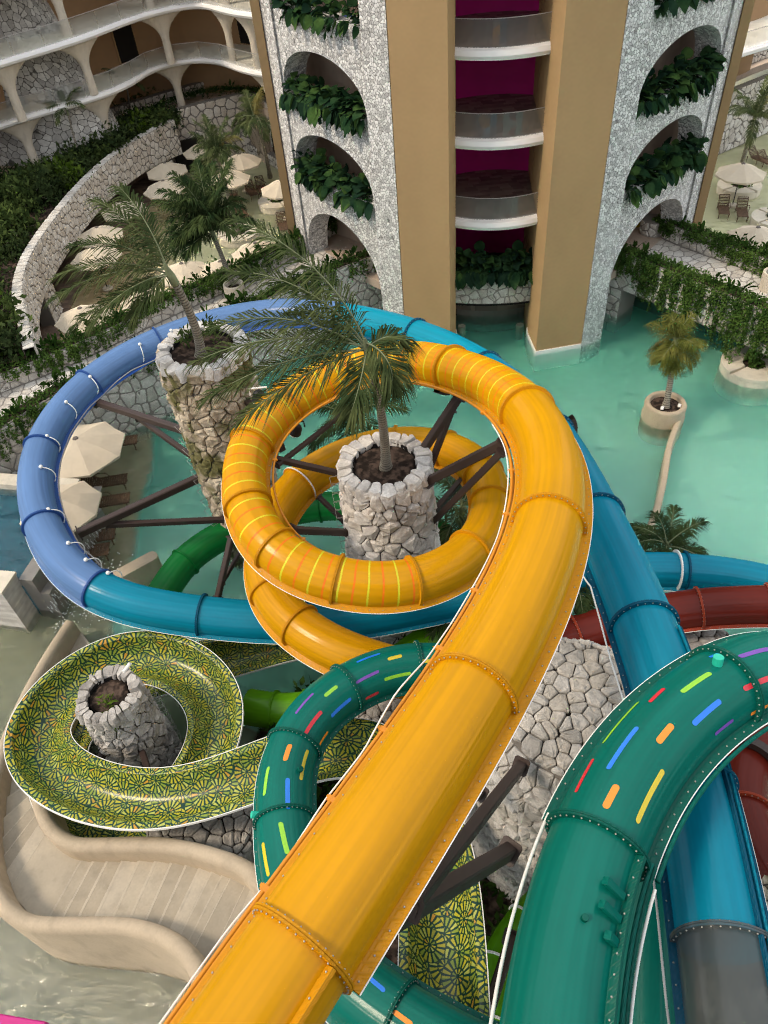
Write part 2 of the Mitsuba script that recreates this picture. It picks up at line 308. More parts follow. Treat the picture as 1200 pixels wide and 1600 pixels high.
mat('brown_tile', tiles((0.19, 0.15, 0.125), 0.6), 0.4, 0.5); mat('grey_floor', plaster((0.64, 0.62, 0.54), 0.4), 0.45, 0.5); mat('pink_floor', plaster((0.45, 0.36, 0.29), 0.25), 0.7, 0.3)
mat('brown_floor', tiles((0.17, 0.12, 0.09), 0.7), 0.6, 0.3)
mat('steel', (0.046, 0.030, 0.026), 0.5, 0.4, 0, lambda p, n, uv: fbm(p.x * 12, p.y * 12, p.z * 12, 2), 0.004)
mat('black', (0.015, 0.015, 0.016), 0.45, 0.4)
def soil_c(p, n, uv):
    a = fbm(p.x * 7, p.y * 7, p.z * 7, 3); return mix((0.022, 0.016, 0.013), (0.10, 0.07, 0.055), smoothstep(0.35, 0.75, a))
mat('soil', proc(soil_c), 0.95, 0.1, 0, lambda p, n, uv: fbm(p.x * 11, p.y * 11, p.z * 11, 3), 0.05, eps=5e-3)
def leafmat(name, c0, c1, rough=0.45, trans=0.5):
    def fn(p, n, uv):
        a = noise(p.x * 2.3, p.y * 2.3, p.z * 2.3); return mix(c0, c1, smoothstep(0.2, 0.8, a)) * (0.8 + 0.4 * noise(p.x * 13, p.y * 13, p.z * 13))
    scene['bsdf_' + name] = {'type': 'principledthin', 'base_color': proc(fn), 'roughness': rough, 'diff_trans': trans, 'eta': 1.4, 'spec_trans': 0.0}
    return 'bsdf_' + name
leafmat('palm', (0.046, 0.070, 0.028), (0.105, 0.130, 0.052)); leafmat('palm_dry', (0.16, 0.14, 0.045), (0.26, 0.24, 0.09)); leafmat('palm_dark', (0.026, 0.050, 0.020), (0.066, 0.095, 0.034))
leafmat('fan_palm', (0.10, 0.12, 0.025), (0.22, 0.22, 0.06))
leafmat('vine', (0.044, 0.092, 0.022), (0.100, 0.175, 0.040)); leafmat('vine_dark', (0.014, 0.038, 0.008), (0.035, 0.075, 0.014))
leafmat('broad_a', (0.014, 0.040, 0.018), (0.034, 0.075, 0.030), 0.35, 0.3); leafmat('broad_b', (0.028, 0.068, 0.022), (0.060, 0.115, 0.032), 0.35, 0.3); leafmat('broad_c', (0.010, 0.028, 0.018), (0.022, 0.050, 0.028), 0.35, 0.3)
leafmat('shrub_a', (0.042, 0.070, 0.022), (0.098, 0.140, 0.042)); leafmat('shrub_b', (0.026, 0.045, 0.018), (0.062, 0.090, 0.034)); leafmat('shrub_c', (0.06, 0.11, 0.012), (0.12, 0.19, 0.03))
def trunk_c(p, n, uv):
    f = dr.abs(uv.y / 0.11 - dr.floor(uv.y / 0.11) - 0.5) * 2; return mix((0.10, 0.09, 0.07), (0.27, 0.25, 0.21), smoothstep(0.15, 0.6, f)) * (0.7 + 0.6 * fbm(p.x * 6, p.y * 6, p.z * 4, 3))
mat('trunk', proc(trunk_c), 0.9, 0.2); mat('trunk_green', plaster((0.20, 0.23, 0.13), 0.5), 0.6, 0.3)
mat('canvas', stucco((0.60, 0.525, 0.41)), 0.85, 0.2, sheen=0.3); mat('canvas_cap', (0.13, 0.11, 0.10), 0.7)
def wood_c(p, n, uv): return mix((0.060, 0.036, 0.022), (0.16, 0.10, 0.062), fbm(p.x * 9, p.y * 9, p.z * 2, 3))
mat('lounger_wood', proc(wood_c), 0.65, 0.3)
mat('skin', (0.36, 0.20, 0.13), 0.6); mat('hair', (0.02, 0.016, 0.012), 0.6); mat('cloth_teal', (0.01, 0.24, 0.26), 0.8); mat('cloth_dark', (0.03, 0.02, 0.035), 0.8); mat('cloth_shorts', (0.30, 0.34, 0.13), 0.8); mat('cloth_blue', (0.06, 0.10, 0.28), 0.8)
def strata(p, n, uv):
    a = fbm(p.x * 0.6 + p.y * 0.6, p.z * 9.0, 1.0, 3); return mix((0.36, 0.34, 0.31), (0.62, 0.60, 0.56), a) * (0.85 + 0.3 * noise(p.x * 5, p.y * 5, p.z * 5))
mat('travertine', proc(strata), 0.6, 0.4)
mat('pool_blue', plaster((0.015, 0.13, 0.19), 0.2), 0.5, 0.4); mat('wet_stone', plaster((0.20, 0.19, 0.175), 0.4), 0.25, 0.5)
scene['bsdf_glass'] = {'type': 'blendbsdf', 'weight': 0.13, 'bsdf_0': {'type': 'thindielectric', 'int_ior': 1.5}, 'bsdf_1': two({'type': 'diffuse', 'reflectance': rgb(0.45, 0.50, 0.47)})}  # diffuse grey-green share paints in the reflections of the railing panes
def ripple(p, n, uv):
    a = fbm(p.x * 1.6 + 0.6 * noise(p.x * .4, p.y * .4), p.y * 3.2 + 0.8 * noise(p.x * 0.5, p.y * 0.5, 2.0), 0.0, 4); return a
scene['bsdf_water'] = {'type': 'bumpmap', 'arbitrary': proc(ripple, 1e-2), 'scale': 0.16, 'bsdf': {'type': 'dielectric', 'int_ior': 1.33}}
def foam_c(p, n, uv): return mi.Color3f(0.75)
mat('falling_water', (0.62, 0.66, 0.68), 0.3, 0.5)
mat('pink', (0.50, 0.012, 0.20), 0.4)

# ================================================================ SETTING: pool floor, water, terrain
def xb(y): return -11.7 + 11.0 * (1 - np.clip((np.asarray(y, float) - 11) / 8.0, 0, 1)) ** 1.5
gx, gy = np.meshgrid(np.linspace(-45, 50, 191), np.linspace(-12, 84, 193), indexing='ij')
def depth(x, y):
    sand = np.clip((xb(y) - x) / 5.0, -0.2, 1.0); d = np.where(sand > 0, -1.0 + 0.72 * np.clip(sand * 1.3, 0, 1), -1.05)
    terr = (y > 43 + np.where(x < 5, 0.62 * (x + 3), -0.9 * (x - 19)))
    return np.where(terr, -0.12, d)
fl = tri(np.c_[gx.ravel(), gy.ravel(), depth(gx, gy).ravel()], grid_faces(191, 193))
def floor_c(p, n, uv):
    y, x = p.y, p.x
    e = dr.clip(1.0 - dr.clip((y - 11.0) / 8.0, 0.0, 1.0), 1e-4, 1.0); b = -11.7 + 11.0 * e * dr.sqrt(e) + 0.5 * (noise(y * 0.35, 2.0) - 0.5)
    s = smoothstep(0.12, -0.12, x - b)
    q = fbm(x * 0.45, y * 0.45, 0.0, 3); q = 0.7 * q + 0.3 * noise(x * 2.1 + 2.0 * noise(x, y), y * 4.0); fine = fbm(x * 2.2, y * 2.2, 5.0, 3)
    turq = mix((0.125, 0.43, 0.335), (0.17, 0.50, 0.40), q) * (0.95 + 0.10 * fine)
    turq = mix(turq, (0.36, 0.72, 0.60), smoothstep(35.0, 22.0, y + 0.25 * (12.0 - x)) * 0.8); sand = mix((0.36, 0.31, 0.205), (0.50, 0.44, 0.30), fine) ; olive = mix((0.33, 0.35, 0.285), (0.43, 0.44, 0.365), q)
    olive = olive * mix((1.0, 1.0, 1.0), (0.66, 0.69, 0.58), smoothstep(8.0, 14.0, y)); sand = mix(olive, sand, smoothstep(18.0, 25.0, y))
    t = dr.select(x < 5.0, y - 43.0 - 0.62 * (x + 3.0), y - 43.0 + 0.9 * (x - 19.0)); tt = smoothstep(-0.2, 0.4, t)
    terr = mix((0.62, 0.63, 0.42), (0.72, 0.72, 0.50), fine); terr = mix(terr, (0.62, 0.52, 0.33), smoothstep(-10.0, -15.0, x + 0.15 * (y - 45)))
    return mix(mix(turq, sand, s), terr, tt)
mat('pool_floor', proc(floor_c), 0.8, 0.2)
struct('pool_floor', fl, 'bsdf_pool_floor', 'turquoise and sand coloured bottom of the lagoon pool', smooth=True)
struct('ground', tri([[-400, -400, -1.6], [400, -400, -1.6], [400, 400, -1.6], [-400, 400, -1.6]], [[0, 1, 2, 3]]), 'bsdf_soil', 'earth around the resort')
struct('water', tri([[-44, -11, 0], [49, -11, 0], [49, 83, 0], [-44, 83, 0]], [[0, 1, 2, 3]]), 'bsdf_water', 'rippled turquoise lagoon water')
# planted island under the slides
th = np.linspace(0, 2 * np.pi, 60, endpoint=False); rr = 1 + 0.12 * np.sin(3 * th + 1) + 0.08 * np.sin(5 * th)
isl = np.c_[2.2 + 7.6 * rr * np.cos(th), 10.8 + 5.6 * rr * np.sin(th)]
rad = np.linspace(1, 0, 12); V = np.concatenate([np.c_[[2.2, 10.8] + (isl - [2.2, 10.8]) * k, np.full(60, -1.0 + 1.5 * min(1, (1 - k) * 6)) + 0.25 * meshkit.fbm(np.c_[isl * k, np.zeros(60)] * 0.9, 3)] for k in rad])
struct('island', tri(V, grid_faces(12, 60, True)[:, ::-1]), 'bsdf_soil', 'dark planted earth island under the slides', smooth=True)

# ================================================================ WATER SLIDES
def lerp_at(x, xs, ys): return np.interp(x, xs, ys)
class Slide:
    def __init__(self, name, label, pts, R, group=None):
        self.key = thing(name, label, 'water slide', group); self.P = Path(pts, 0.12); self.R = R; self.kn = self.P.knot
    def tube(self, cuts, mats, n=40):
        a = np.linspace(-np.pi, np.pi, n + 1); prof = np.c_[np.sin(a), np.cos(a)] * self.R
        for (s0, s1), m in zip(zip(cuts[:-1], cuts[1:]), mats):
            me, uv = self.P.sweep(self.P.span(s0, s1, 0.14), prof); part(self.key, 'tube_section', me, m, smooth=True, uv=uv)
    def collars(self, at, m, h=0.085, w=0.07, bolts=None, name='joint_collar', n=48):
        for s in at:
            a = np.linspace(-np.pi, np.pi, n + 1); v = []
            for ds, r in ((-w/2, self.R - 0.02), (-w/2, self.R + h), (-0.004, self.R + h), (-0.004, self.R + h - 0.012), (0.004, self.R + h - 0.012), (0.004, self.R + h), (w/2, self.R + h), (w/2, self.R - 0.02)):
                v.append(self.P.at(np.full(n + 1, s), a, r) + ds * self.tan(s))
            part(self.key, name, tri(np.vstack(v), grid_faces(8, n + 1)), m, smooth=25)
            if bolts:
                b = []
                for ang in np.linspace(-2.1, 2.1, bolts):
                    for sg_ in (-1, 1):
                        c = self.P.at(np.array([s]), np.array([ang]), self.R + h * 0.55)[0] + sg_ * (w/2 + 0.008) * self.tan(s); b.append(c)
                self.bolts += b
    bolts = []
    def tan(self, s): return np.array([np.interp(s, self.P.s, self.P.t[:, i]) for i in range(3)])
    def flange(self, side, ang, f, m, trim='bsdf_white_trim', s0=0, s1=None, th=0.03, bolts=0.0, name='flange', tw=0.018):
        s1 = self.P.L if s1 is None else s1; s = self.P.span(s0, s1, 0.14)
        a = np.radians(90 + (np.interp(s, ang[0], ang[1]) if isinstance(ang, tuple) else ang + 0 * s)) * side
        rd, tg = np.stack([np.sin(a), np.cos(a)], -1), np.stack([np.cos(a), -np.sin(a)], -1)
        q = lambda r, t: rd * r + tg * t
        R = self.R
        pr = np.stack([q(R - .02, -th), q(R + f, -th), q(R + f, th), q(R - .02, th)], 1)
        me, _ = self.P.sweep(s, pr, True); part(self.key, name, me, m, smooth=30)
        if trim:
            pr = np.stack([q(R + f + .002, -tw), q(R + f + tw, -tw), q(R + f + tw, tw), q(R + f + .002, tw)], 1)
            me, _ = self.P.sweep(s, pr, True); part(self.key, 'edge_trim', me, trim, smooth=30)
        if bolts:
            for x in np.arange(s0 + 0.1, s1, bolts):
                aa = np.interp(x, s, a); c = self.P.at(np.array([x]), np.array([aa]), R + f * 0.55)[0]
                up = self.P.at(np.array([x]), np.array([aa - side * 0.05]), R + f * 0.55)[0] - c; self.bolts.append(c + nrm(up) * (th + 0.006))
    def flush_bolts(self, r=0.02, m='bsdf_bolt'):
        if self.bolts:
            ico = trimesh.creation.icosphere(1, r * 0.8); c = np.array(self.bolts); n = len(ico.vertices)
            v = (c[:, None] + ico.vertices[None]).reshape(-1, 3); f = (ico.faces[None] + (np.arange(len(c)) * n)[:, None, None]).reshape(-1, 3)
            part(self.key, 'bolt', tri(v, f), m, smooth=True, kind='stuff')
    def rail(self, name, ang, off, r, m, s0=0, s1=None, wob=0.0, seed=0, sides=8):
        s1 = self.P.L if s1 is None else s1; s = self.P.span(s0, s1, 0.2); g = np.random.default_rng(seed)
        o = np.interp(s, np.linspace(s0, s1, max(int((s1 - s0) / 0.9), 3)), g.standard_normal(max(int((s1 - s0) / 0.9), 3))) * wob
        part(self.key, name, tube(self.P.at(s, np.radians(ang) + o / self.R, self.R + off), r, sides), m, smooth=True)
    def clamps(self, ang, off, at, m, size=0.09, name='pipe_clamp'):
        for s in at:
            c = self.P.at(np.array([s]), np.array([np.radians(ang)]), self.R + off)[0]; t = self.tan(s)
            part(self.key, name, cat([bar(c - t * size * .5, c + t * size * .5, size * 1.5, size), bar(c - t * .01, c + t * .03, size * 2.2, size * .5)]), m)
    def dash(self, s0, a0, s1, a1, w, colour, off=0.005):
        s, a, L = (s0 + s1) / 2, (a0 + a1) / 2 + np.linspace(-.5, .5, 17) * (a1 - a0) * np.sign(s1 - s0), max(abs(s1 - s0) + w * .5, w * 1.3)
        k = np.sin(np.linspace(-1, 1, 17) * np.pi / 2) * L / 2; hw = np.sqrt(np.clip(1 - (np.maximum(np.abs(k) - (L/2 - w/2), 0) / (w/2)) ** 2, 0, 1)) * w / 2 + 1e-4
        v = np.concatenate([self.P.at(np.clip(s + k, 0, self.P.L), a + e * hw / self.R, self.R + off)[:, None] for e in (-1, -.33, .33, 1)], 1).reshape(-1, 3)
        m = tri(v, grid_faces(17, 4)[:, ::-1]); part(self.key, 'dash_mark', m, 'bsdf_dash_' + colour, smooth=True)
    def saddle(self, s, m='bsdf_steel', a0=100, a1=260, h=0.22, w=0.12):
        a = np.radians(np.linspace(a0, a1, 24)); v = []
        for ds, r in ((-w, self.R + .03), (-w, self.R + h), (w, self.R + h), (w, self.R + .03)): v.append(self.P.at(np.full(24, s), a, r) + ds * self.tan(s))
        return tri(np.vstack(v + [v[0]]), grid_faces(5, 24))
R0 = 0.66
# ---- yellow
Y = Slide('tube_slide', 'long golden yellow tube slide spiralling round the palm topped stone pillar', [(-4.3, -1.6, 14.2)] + [(-1.49,2.53,13.80),(1.07,5.88,13.50),(3.19,9.75,12.80),(3.91,14.78,11.60),(2.49,18.60,10.50),(0.76,20.18,9.90),(-2.76,19.71,9.10),(-3.94,18.29,8.70),(-4.01,15.86,8.30),(-3.21,14.30,8.00),(-1.50,13.26,7.60),(0.61,13.16,7.30),(2.42,14.29,7.00),(3.46,16.54,6.60),(3.49,18.27,6.30),(2.48,20.09,6.00),(0.73,20.90,5.80),(-2.92,19.50,5.60),(-3.81,14.93,5.30),(-2.93,13.57,5.20),(-1.27,12.39,5.00),(0.27,11.99,4.50),(2.16,11.72,4.00),(4.20,11.35,3.90),(6.31,11.84,3.60)], R0)
Y.bolts = []; k = Y.kn
ym = ['bsdf_yellow'] * 4 + ['bsdf_yellow_striped'] * 8 + ['bsdf_yellow'] * 13
Y.tube(k, ym); Y.collars(k[[1, 2, 3]], 'bsdf_yellow_flange', bolts=26); Y.collars(k[4:21], 'bsdf_yellow_flange'); Y.collars(k[[18]] , 'bsdf_white_trim', 0.10, 0.05, name='white_strap')
ang = (k[[0, 3, 5, 25]], [6, 8, 24, 24])
Y.flange(1, ang, 0.17, 'bsdf_yellow_flange', bolts=0.32, s0=k[1]); Y.flange(1, -42, 0.12, 'bsdf_yellow_flange', s1=k[1] - .05, trim=None, bolts=.3); Y.flange(-1, ang, 0.13, 'bsdf_yellow_flange', bolts=0.32, trim='bsdf_orange_pipe'); Y.flush_bolts(0.018)
Y.rail('handrail_pipe', -101, 0.22, 0.035, 'bsdf_orange_pipe', 0, k[12]); Y.rail('conduit', -99, 0.29, 0.015, 'bsdf_white_trim', 0, k[4], 0.05, 3); Y.rail('conduit', -108, 0.20, 0.022, 'bsdf_orange_pipe', 0, k[4], 0.03, 5)
Y.clamps(-101, 0.22, np.r_[k[1] + .3, k[1] + 1.7, k[1] + 3.0, k[2] + .6, k[2] + 2.2, k[3] + .4, k[3] + 2.4, k[4] + 1, k[6] + .5, k[8] + .5, k[10] + .3, k[11] + .5], 'bsdf_orange_pipe', 0.08)
# ---- blue
B = Slide('tube_slide', 'blue tube slide making the widest loop round the mossy pillar, teal at both ends', [(3.2, -2.6, 11.6)] + [(4.34,2.75,10.90),(4.89,5.26,10.60),(5.28,8.93,10.20),(5.52,13.04,9.30),(5.47,17.53,8.40),(4.27,22.63,7.50),(2.05,26.35,6.90),(-0.95,29.03,6.50),(-3.74,30.47,6.20),(-9.40,29.91,5.70),(-12.26,27.57,5.40),(-13.50,23.79,5.10),(-12.60,19.72,4.70),(-10.14,16.77,4.20),(-6.54,15.63,3.60),(-2.99,15.23,3.20),(2.75,16.07,2.60),(6.90,16.75,2.30),(10.71,16.64,2.00),(13.72,15.74,1.80),(15.82,14.31,1.60)], R0)
B.bolts = []; k = B.kn
B.tube(k, ['bsdf_smoke_glass'] + ['bsdf_teal'] * 5 + ['bsdf_cyan'] * 2 + ['bsdf_periwinkle'] * 6 + ['bsdf_teal'] * 7)
B.collars(k[1:2], 'bsdf_smoke_glass', bolts=24); B.collars(k[2:9], 'bsdf_teal_flange', bolts=20); B.collars(k[10:15], 'bsdf_periwinkle_flange'); B.collars(k[15:20], 'bsdf_teal_flange'); B.collars(k[19:20] - 0.3, 'bsdf_white_trim', 0.11, 0.05, name='white_strap')
B.flange(1, (k[[0, 3, 7, 21]], [8, 12, 26, 22]), 0.13, 'bsdf_teal_flange', s1=k[9]); B.flange(1, 22, 0.13, 'bsdf_periwinkle', s0=k[9], s1=k[14], bolts=0.3); B.flange(1, 22, 0.13, 'bsdf_teal', s0=k[14], bolts=0.3)
B.flange(-1, (k[[0, 3, 7, 21]], [8, 12, 26, 22]), 0.12, 'bsdf_teal_flange', s1=k[8], trim=None, bolts=0.3); B.flange(-1, 20, 0.11, 'bsdf_periwinkle_flange', s0=k[8], s1=k[14], trim='bsdf_blue_cable'); B.flange(-1, 20, 0.11, 'bsdf_teal_flange', s0=k[14], trim=None); B.flush_bolts(0.017)
B.rail('cable', -104, 0.17, 0.028, 'bsdf_grey_cable', k[10], k[16], 0.05, 4); B.rail('cable', -112, 0.16, 0.03, 'bsdf_blue_cable', k[9], k[14], 0.03, 6)
B.flange(1, -58, .07, 'bsdf_teal_flange', s1=k[2], trim=None, bolts=.22, th=.02)
for q, a in enumerate((44, 50)): B.rail('conduit', a, .045, 0.03, 'bsdf_teal_flange' if q else 'bsdf_teal', 0, k[3] - .5, 0.0, q, 6)
B.rail('hose', -98, 0.22, 0.02, 'bsdf_white_trim', 0, k[4] - 1, 0.12, 8)
for s in (k[10] - .4, k[10] + 1.2, k[11] + .3, k[11] + 2.1, k[12] + .2, k[12] + 2.0, k[13] + 0.2, k[13] + 2.2, k[14] - .6, k[14] + .5):
    a = np.radians(np.linspace(-100, -38, 9)); q = B.P.at(np.full(9, s) + np.linspace(0, -.25, 9), a, B.R + .03 + 0.16 * np.sin(np.linspace(0, np.pi, 9)))
    part(B.key, 'sprinkler', cat([tube(q, 0.02, 6), trimesh.creation.icosphere(2, 0.075).apply_translation(q[-1] + [0, 0, .04])]), 'bsdf_white_trim', smooth=True)
# ---- big green, foreground right
G = Slide('tube_slide', 'big green tube slide with coloured dashes in the right foreground', [(0.1, -2.7, 13.2)] + [(1.45,1.74,12.60),(1.89,2.73,12.55),(2.52,3.78,12.50),(5.43,6.29,12.05),(7.18,6.70,11.60),(8.41,5.56,11.10)] + [(8.7, 2.4, 10.5), (6.6, -1.4, 9.9), (3.4, -3.4, 9.4)], R0)
G.bolts = []; k = G.kn
G.tube(np.r_[0, k[3], k[4], G.P.L], ['bsdf_green'] * 3); G.collars(k[[3, 4]], 'bsdf_green_flange', bolts=26, h=.1)
G.flange(1, 4, 0.17, 'bsdf_green_flange', bolts=0.26, s0=k[3]); G.flange(-1, 4, 0.15, 'bsdf_green_flange', bolts=0.26, s0=k[3]); G.flange(1, -38, 0.13, 'bsdf_green_flange', bolts=0.26, s1=k[3] - .05, trim=None); G.rail('hose', -92, .10, .026, 'bsdf_white_trim', 0, k[3] + .1, .05, 9); G.flush_bolts(0.018)
G.rail('conduit', 80, 0.09, 0.032, 'bsdf_green', 0, k[3] + .1); G.rail('conduit', 86, 0.14, 0.032, 'bsdf_green_flange', 0, k[3] + .1); G.rail('hose', 90, 0.22, 0.024, 'bsdf_white_trim', 0, k[3] - .2, 0.06, 2); G.rail('handrail_pipe', 97, 0.24, 0.035, 'bsdf_green', k[3], G.P.L)
for s, a, l in ((k[3] - .72, 30, .36), (k[3] - 1.02, 32, .36), (k[3] - 1.32, 40, .2)):
    c = G.P.at(np.array([s]), np.radians([a]), G.R + .05)[0]; o = nrm(G.P.at(np.array([s]), np.radians([a + 30]), G.R + .05)[0] - c)
    part(G.key, 'junction_box', bar(c - o * l * .5, c + o * l * .5, .11, .1), 'bsdf_green')
def cap(sl, s, a, r, h, m, sub=0):
    c = sl.P.at(np.array([s]), np.radians([a]), sl.R - .02)[0]; d = nrm(sl.P.at(np.array([s]), np.radians([a]), sl.R + .5)[0] - c)
    part(sl.key, 'vent_cap', tube([c, c + d * h * .97, c + d * h], [r, r, r * .93], 20), m, smooth=30)
mat('mint', (0.02, 0.50, 0.36), 0.4); cap(G, k[4] - .28, -14, .085, .17, 'bsdf_mint'); cap(G, k[3] - 1.25, 8, .045, .09, 'bsdf_green_flange')
# ---- lower green
G2 = Slide('tube_slide', 'green tube slide with coloured dashes curving behind the yellow tube left of it', [(4.3, 0.3, 7.4)] + [(0.60,2.21,6.85),(-0.72,3.01,6.70),(-2.24,4.43,6.45),(-3.08,7.22,6.20),(-2.91,9.22,6.00),(-1.53,10.88,5.75),(0.50,11.58,5.40),(2.43,11.29,5.20),(4.26,11.20,5.00)], R0)
G2.bolts = []; k = G2.kn
G2.tube(k, ['bsdf_green'] * 9); G2.collars(k[[2, 4, 5, 6, 7]], 'bsdf_green_flange', bolts=26)
G2.flange(1, (k[[0, 3, 5, 9]], [5, 8, 16, 22]), 0.12, 'bsdf_green_flange', bolts=0.3, trim=None); G2.flange(-1, (k[[0, 3, 5, 9]], [5, 8, 14, 16]), 0.12, 'bsdf_green', bolts=0.3); G2.flush_bolts(0.018)
cap(G2, k[4] + .1, -62, .085, .17, 'bsdf_mint'); cap(G2, k[4] - 0.9 + 1.9, 40, .07, .12, 'bsdf_green_flange')
for c, s0, a0, s1, a1, w in [('red', 9.24, -0.602, 9.6, -0.602, 0.07), ('lime', 9.69, -0.209, 10.35, -0.131, 0.08), ('blue', 9.36, 0.471, 10.08, 0.497, 0.09), ('orange', 8.64, 0.157, 9.03, 0.157, 0.1), ('blue', 7.83, -0.419, 8.67, -0.393, 0.07), ('orange', 7.26, -0.105, 7.62, -0.079, 0.1), ('yellow', 7.35, 0.602, 8.31, 0.576, 0.08), ('red', 7.38, -0.89, 7.95, -0.942, 0.07), ('lime', 8.28, -0.969, 9.21, -0.916, 0.05), ('purple', 11.07, -0.131, 11.7, 0.026, 0.08), ('red', 10.68, 0.576, 11.34, 0.681, 0.09), ('orange', 10.74, 1.309, 11.22, 1.414, 0.08), ('blue', 10.71, -0.55, 11.04, -0.445, 0.06), ('purple', 9.69, 1.047, 10.2, 1.1, 0.06)]: G.dash(s0, a0, s1, a1, w, c)
for c, s0, a0, s1, a1, w in [('blue', 15.51, -0.288, 16.17, -0.314, 0.07), ('yellow', 16.32, 0.105, 16.71, 0.052, 0.1), ('lime', 16.02, 0.89, 16.89, 0.838, 0.09), ('purple', 15.15, 0.55, 15.9, 0.471, 0.08), ('red', 15.27, 1.388, 15.72, 1.361, 0.1), ('orange', 17.67, -0.393, 18.03, -0.367, 0.06), ('yellow', 17.31, 0.367, 17.7, 0.367, 0.1), ('lime', 14.19, 0.236, 14.61, 0.236, 0.1), ('purple', 13.35, -0.209, 14.04, -0.209, 0.07), ('blue', 13.95, 1.021, 14.76, 0.969, 0.1), ('red', 12.9, 0.55, 13.77, 0.576, 0.1), ('orange', 13.05, 1.414, 13.56, 1.414, 0.1), ('orange', 12.03, 0.105, 12.45, 0.183, 0.12), ('yellow', 11.58, 0.785, 12.51, 0.916, 0.1), ('lime', 11.25, -0.628, 11.88, -0.497, 0.1), ('blue', 10.77, 0.288, 11.52, 0.288, 0.11), ('yellow', 11.04, -1.414, 11.4, -1.388, 0.1), ('lime', 10.44, -0.026, 9.72, 0.131, 0.11), ('yellow', 10.17, -0.785, 9.48, -0.707, 0.11), ('blue', 6.54, 0.34, 6.06, 0.262, 0.09), ('orange', 5.7, -0.026, 5.34, -0.079, 0.09)]: G2.dash(s0, a0, s1, a1, w, c)
# ---- maroon
Mr = Slide('tube_slide', 'maroon red tube slide curving low behind the teal tube on the right', [(6.6, -1.8, 8.4)] + [(7.48,5.32,5.90),(7.68,6.57,5.50),(8.43,7.91,5.10),(10.03,9.30,4.70),(12.31,10.54,4.20),(14.04,11.93,3.80),(13.91,13.34,3.40),(12.40,14.10,3.00),(10.34,14.53,2.60),(8.40,14.59,2.30),(6.16,14.36,2.00),(4.33,14.05,1.70)], R0)
Mr.bolts = []; k = Mr.kn
Mr.tube(k, ['bsdf_maroon'] * 12); Mr.collars(k[[2, 3, 4, 8, 9, 10, 11]], 'bsdf_maroon_flange', bolts=22); Mr.flange(1, 20, .11, 'bsdf_maroon_flange', bolts=.3, trim=None); Mr.flange(-1, 22, .11, 'bsdf_maroon_flange', bolts=.3); Mr.flush_bolts(0.017)
Mr.rail('cable', 104, .16, .03, 'bsdf_grey_cable', 0, k[4], .05, 3)
# ---- dark green behind the foreground tube
G3 = Slide('tube_slide', 'shaded dark green tube dropping steeply between the big green tube and the teal tube', [(1.9, -3.4, 6.8)] + [(3.64,2.35,7.90),(4.04,3.74,8.20),(4.45,4.96,8.50),(5.24,6.19,8.70)], 0.70)
G3.bolts = []; G3.tube([0, G3.P.L], ['bsdf_green']); G3.flange(1, 5, .11, 'bsdf_green_flange', trim=None, bolts=.3); G3.flange(-1, 5, .11, 'bsdf_green_flange', trim=None, bolts=.3); G3.flush_bolts(0.017)
# ---- low leaf green and lime tubes
G4 = Slide('tube_slide', 'bright leaf green tube slide low over the water behind the mossy pillar', [(-9.62,18.06,0.90),(-8.92,19.25,1.10),(-8.30,20.33,1.20),(-7.10,21.36,1.30),(-4.90,22.23,1.40),(-2.69,22.43,1.50),(-0.00,21.63,1.60),(2.18,19.77,1.70)], 0.62)
G4.tube(G4.kn, ['bsdf_leaf_green'] * 7); G4.collars(G4.kn[[2, 4, 5, 6]], 'bsdf_leaf_green', .07)
G5 = Slide('tube_slide', 'lime green tube slide low in the shade beside the patterned bowl', [(-5.38,13.54,0.90),(-4.43,13.25,0.95),(-3.31,13.15,1.00),(-1.97,13.54,1.05),(-0.58,14.24,1.10),(1.65,15.68,1.20),(3.16,17.04,1.30)], 0.62)
G5.tube(G5.kn, ['bsdf_lime'] * 6); G5.collars(G5.kn[[1, 2, 3, 4]], 'bsdf_lime', .07)
G6 = Slide('tube_slide', 'lime green tube slide passing low under the foreground beside the big grey pillar', [(0.67,2.08,2.60),(1.29,3.47,2.50),(1.87,4.57,2.40),(2.67,5.45,2.30),(3.85,6.13,2.20)], 0.66)
G6.tube(G6.kn, ['bsdf_lime'] * 4); G6.collars(G6.kn[[1, 2, 3]], 'bsdf_white_trim', .05, .05)

# ---- open patterned flume
def flume(key, pts, w, bank, s0=0.0, depthm=0.62):
    P = Path(pts, 0.12); s = P.span(s0, P.L, 0.16); h = w / 2
    a = np.linspace(-1, 1, 17); x = a * h; y = depthm * (np.abs(a) ** 2.6) - depthm
    def profs(x, y):
        b = np.radians(np.interp(s, P.knot, bank)); c, n = np.cos(b)[:, None], np.sin(b)[:, None]
        return np.stack([x * c - y * n, x * n + y * c], -1)
    m, uv = P.sweep(s, profs(x, y)); part(key, 'channel', m, 'bsdf_fan_print', smooth=True, uv=uv)
    for sg_ in (-1, 1):
        xr = np.array([h, h + .02, h + .19, h + .21, h + .21]) * sg_; yr = np.array([0, .045, .045, .02, -.06])
        m, uv = P.sweep(s, profs(xr, yr)); part(key, 'rim', m, 'bsdf_fan_print', smooth=True, uv=uv)
        xr = np.array([h + .212, h + .235, h + .235, h + .212]) * sg_; yr = np.array([-.05, -.05, .03, .03]); m, _ = P.sweep(s, profs(xr, yr), True); part(key, 'edge_trim', m, 'bsdf_white_trim', smooth=30)
    m, _ = P.sweep(s, profs(np.r_[-h - .20, x * 1.0, h + .20], np.r_[-.08, y - .07 * (1 - np.abs(a) ** 6), -.08])); part(key, 'shell', m, 'bsdf_flume_shell', smooth=True)
    return P
fk = thing('open_slide', 'open slide channel printed with yellow and green fans looping round the small grey pillar', 'water slide')
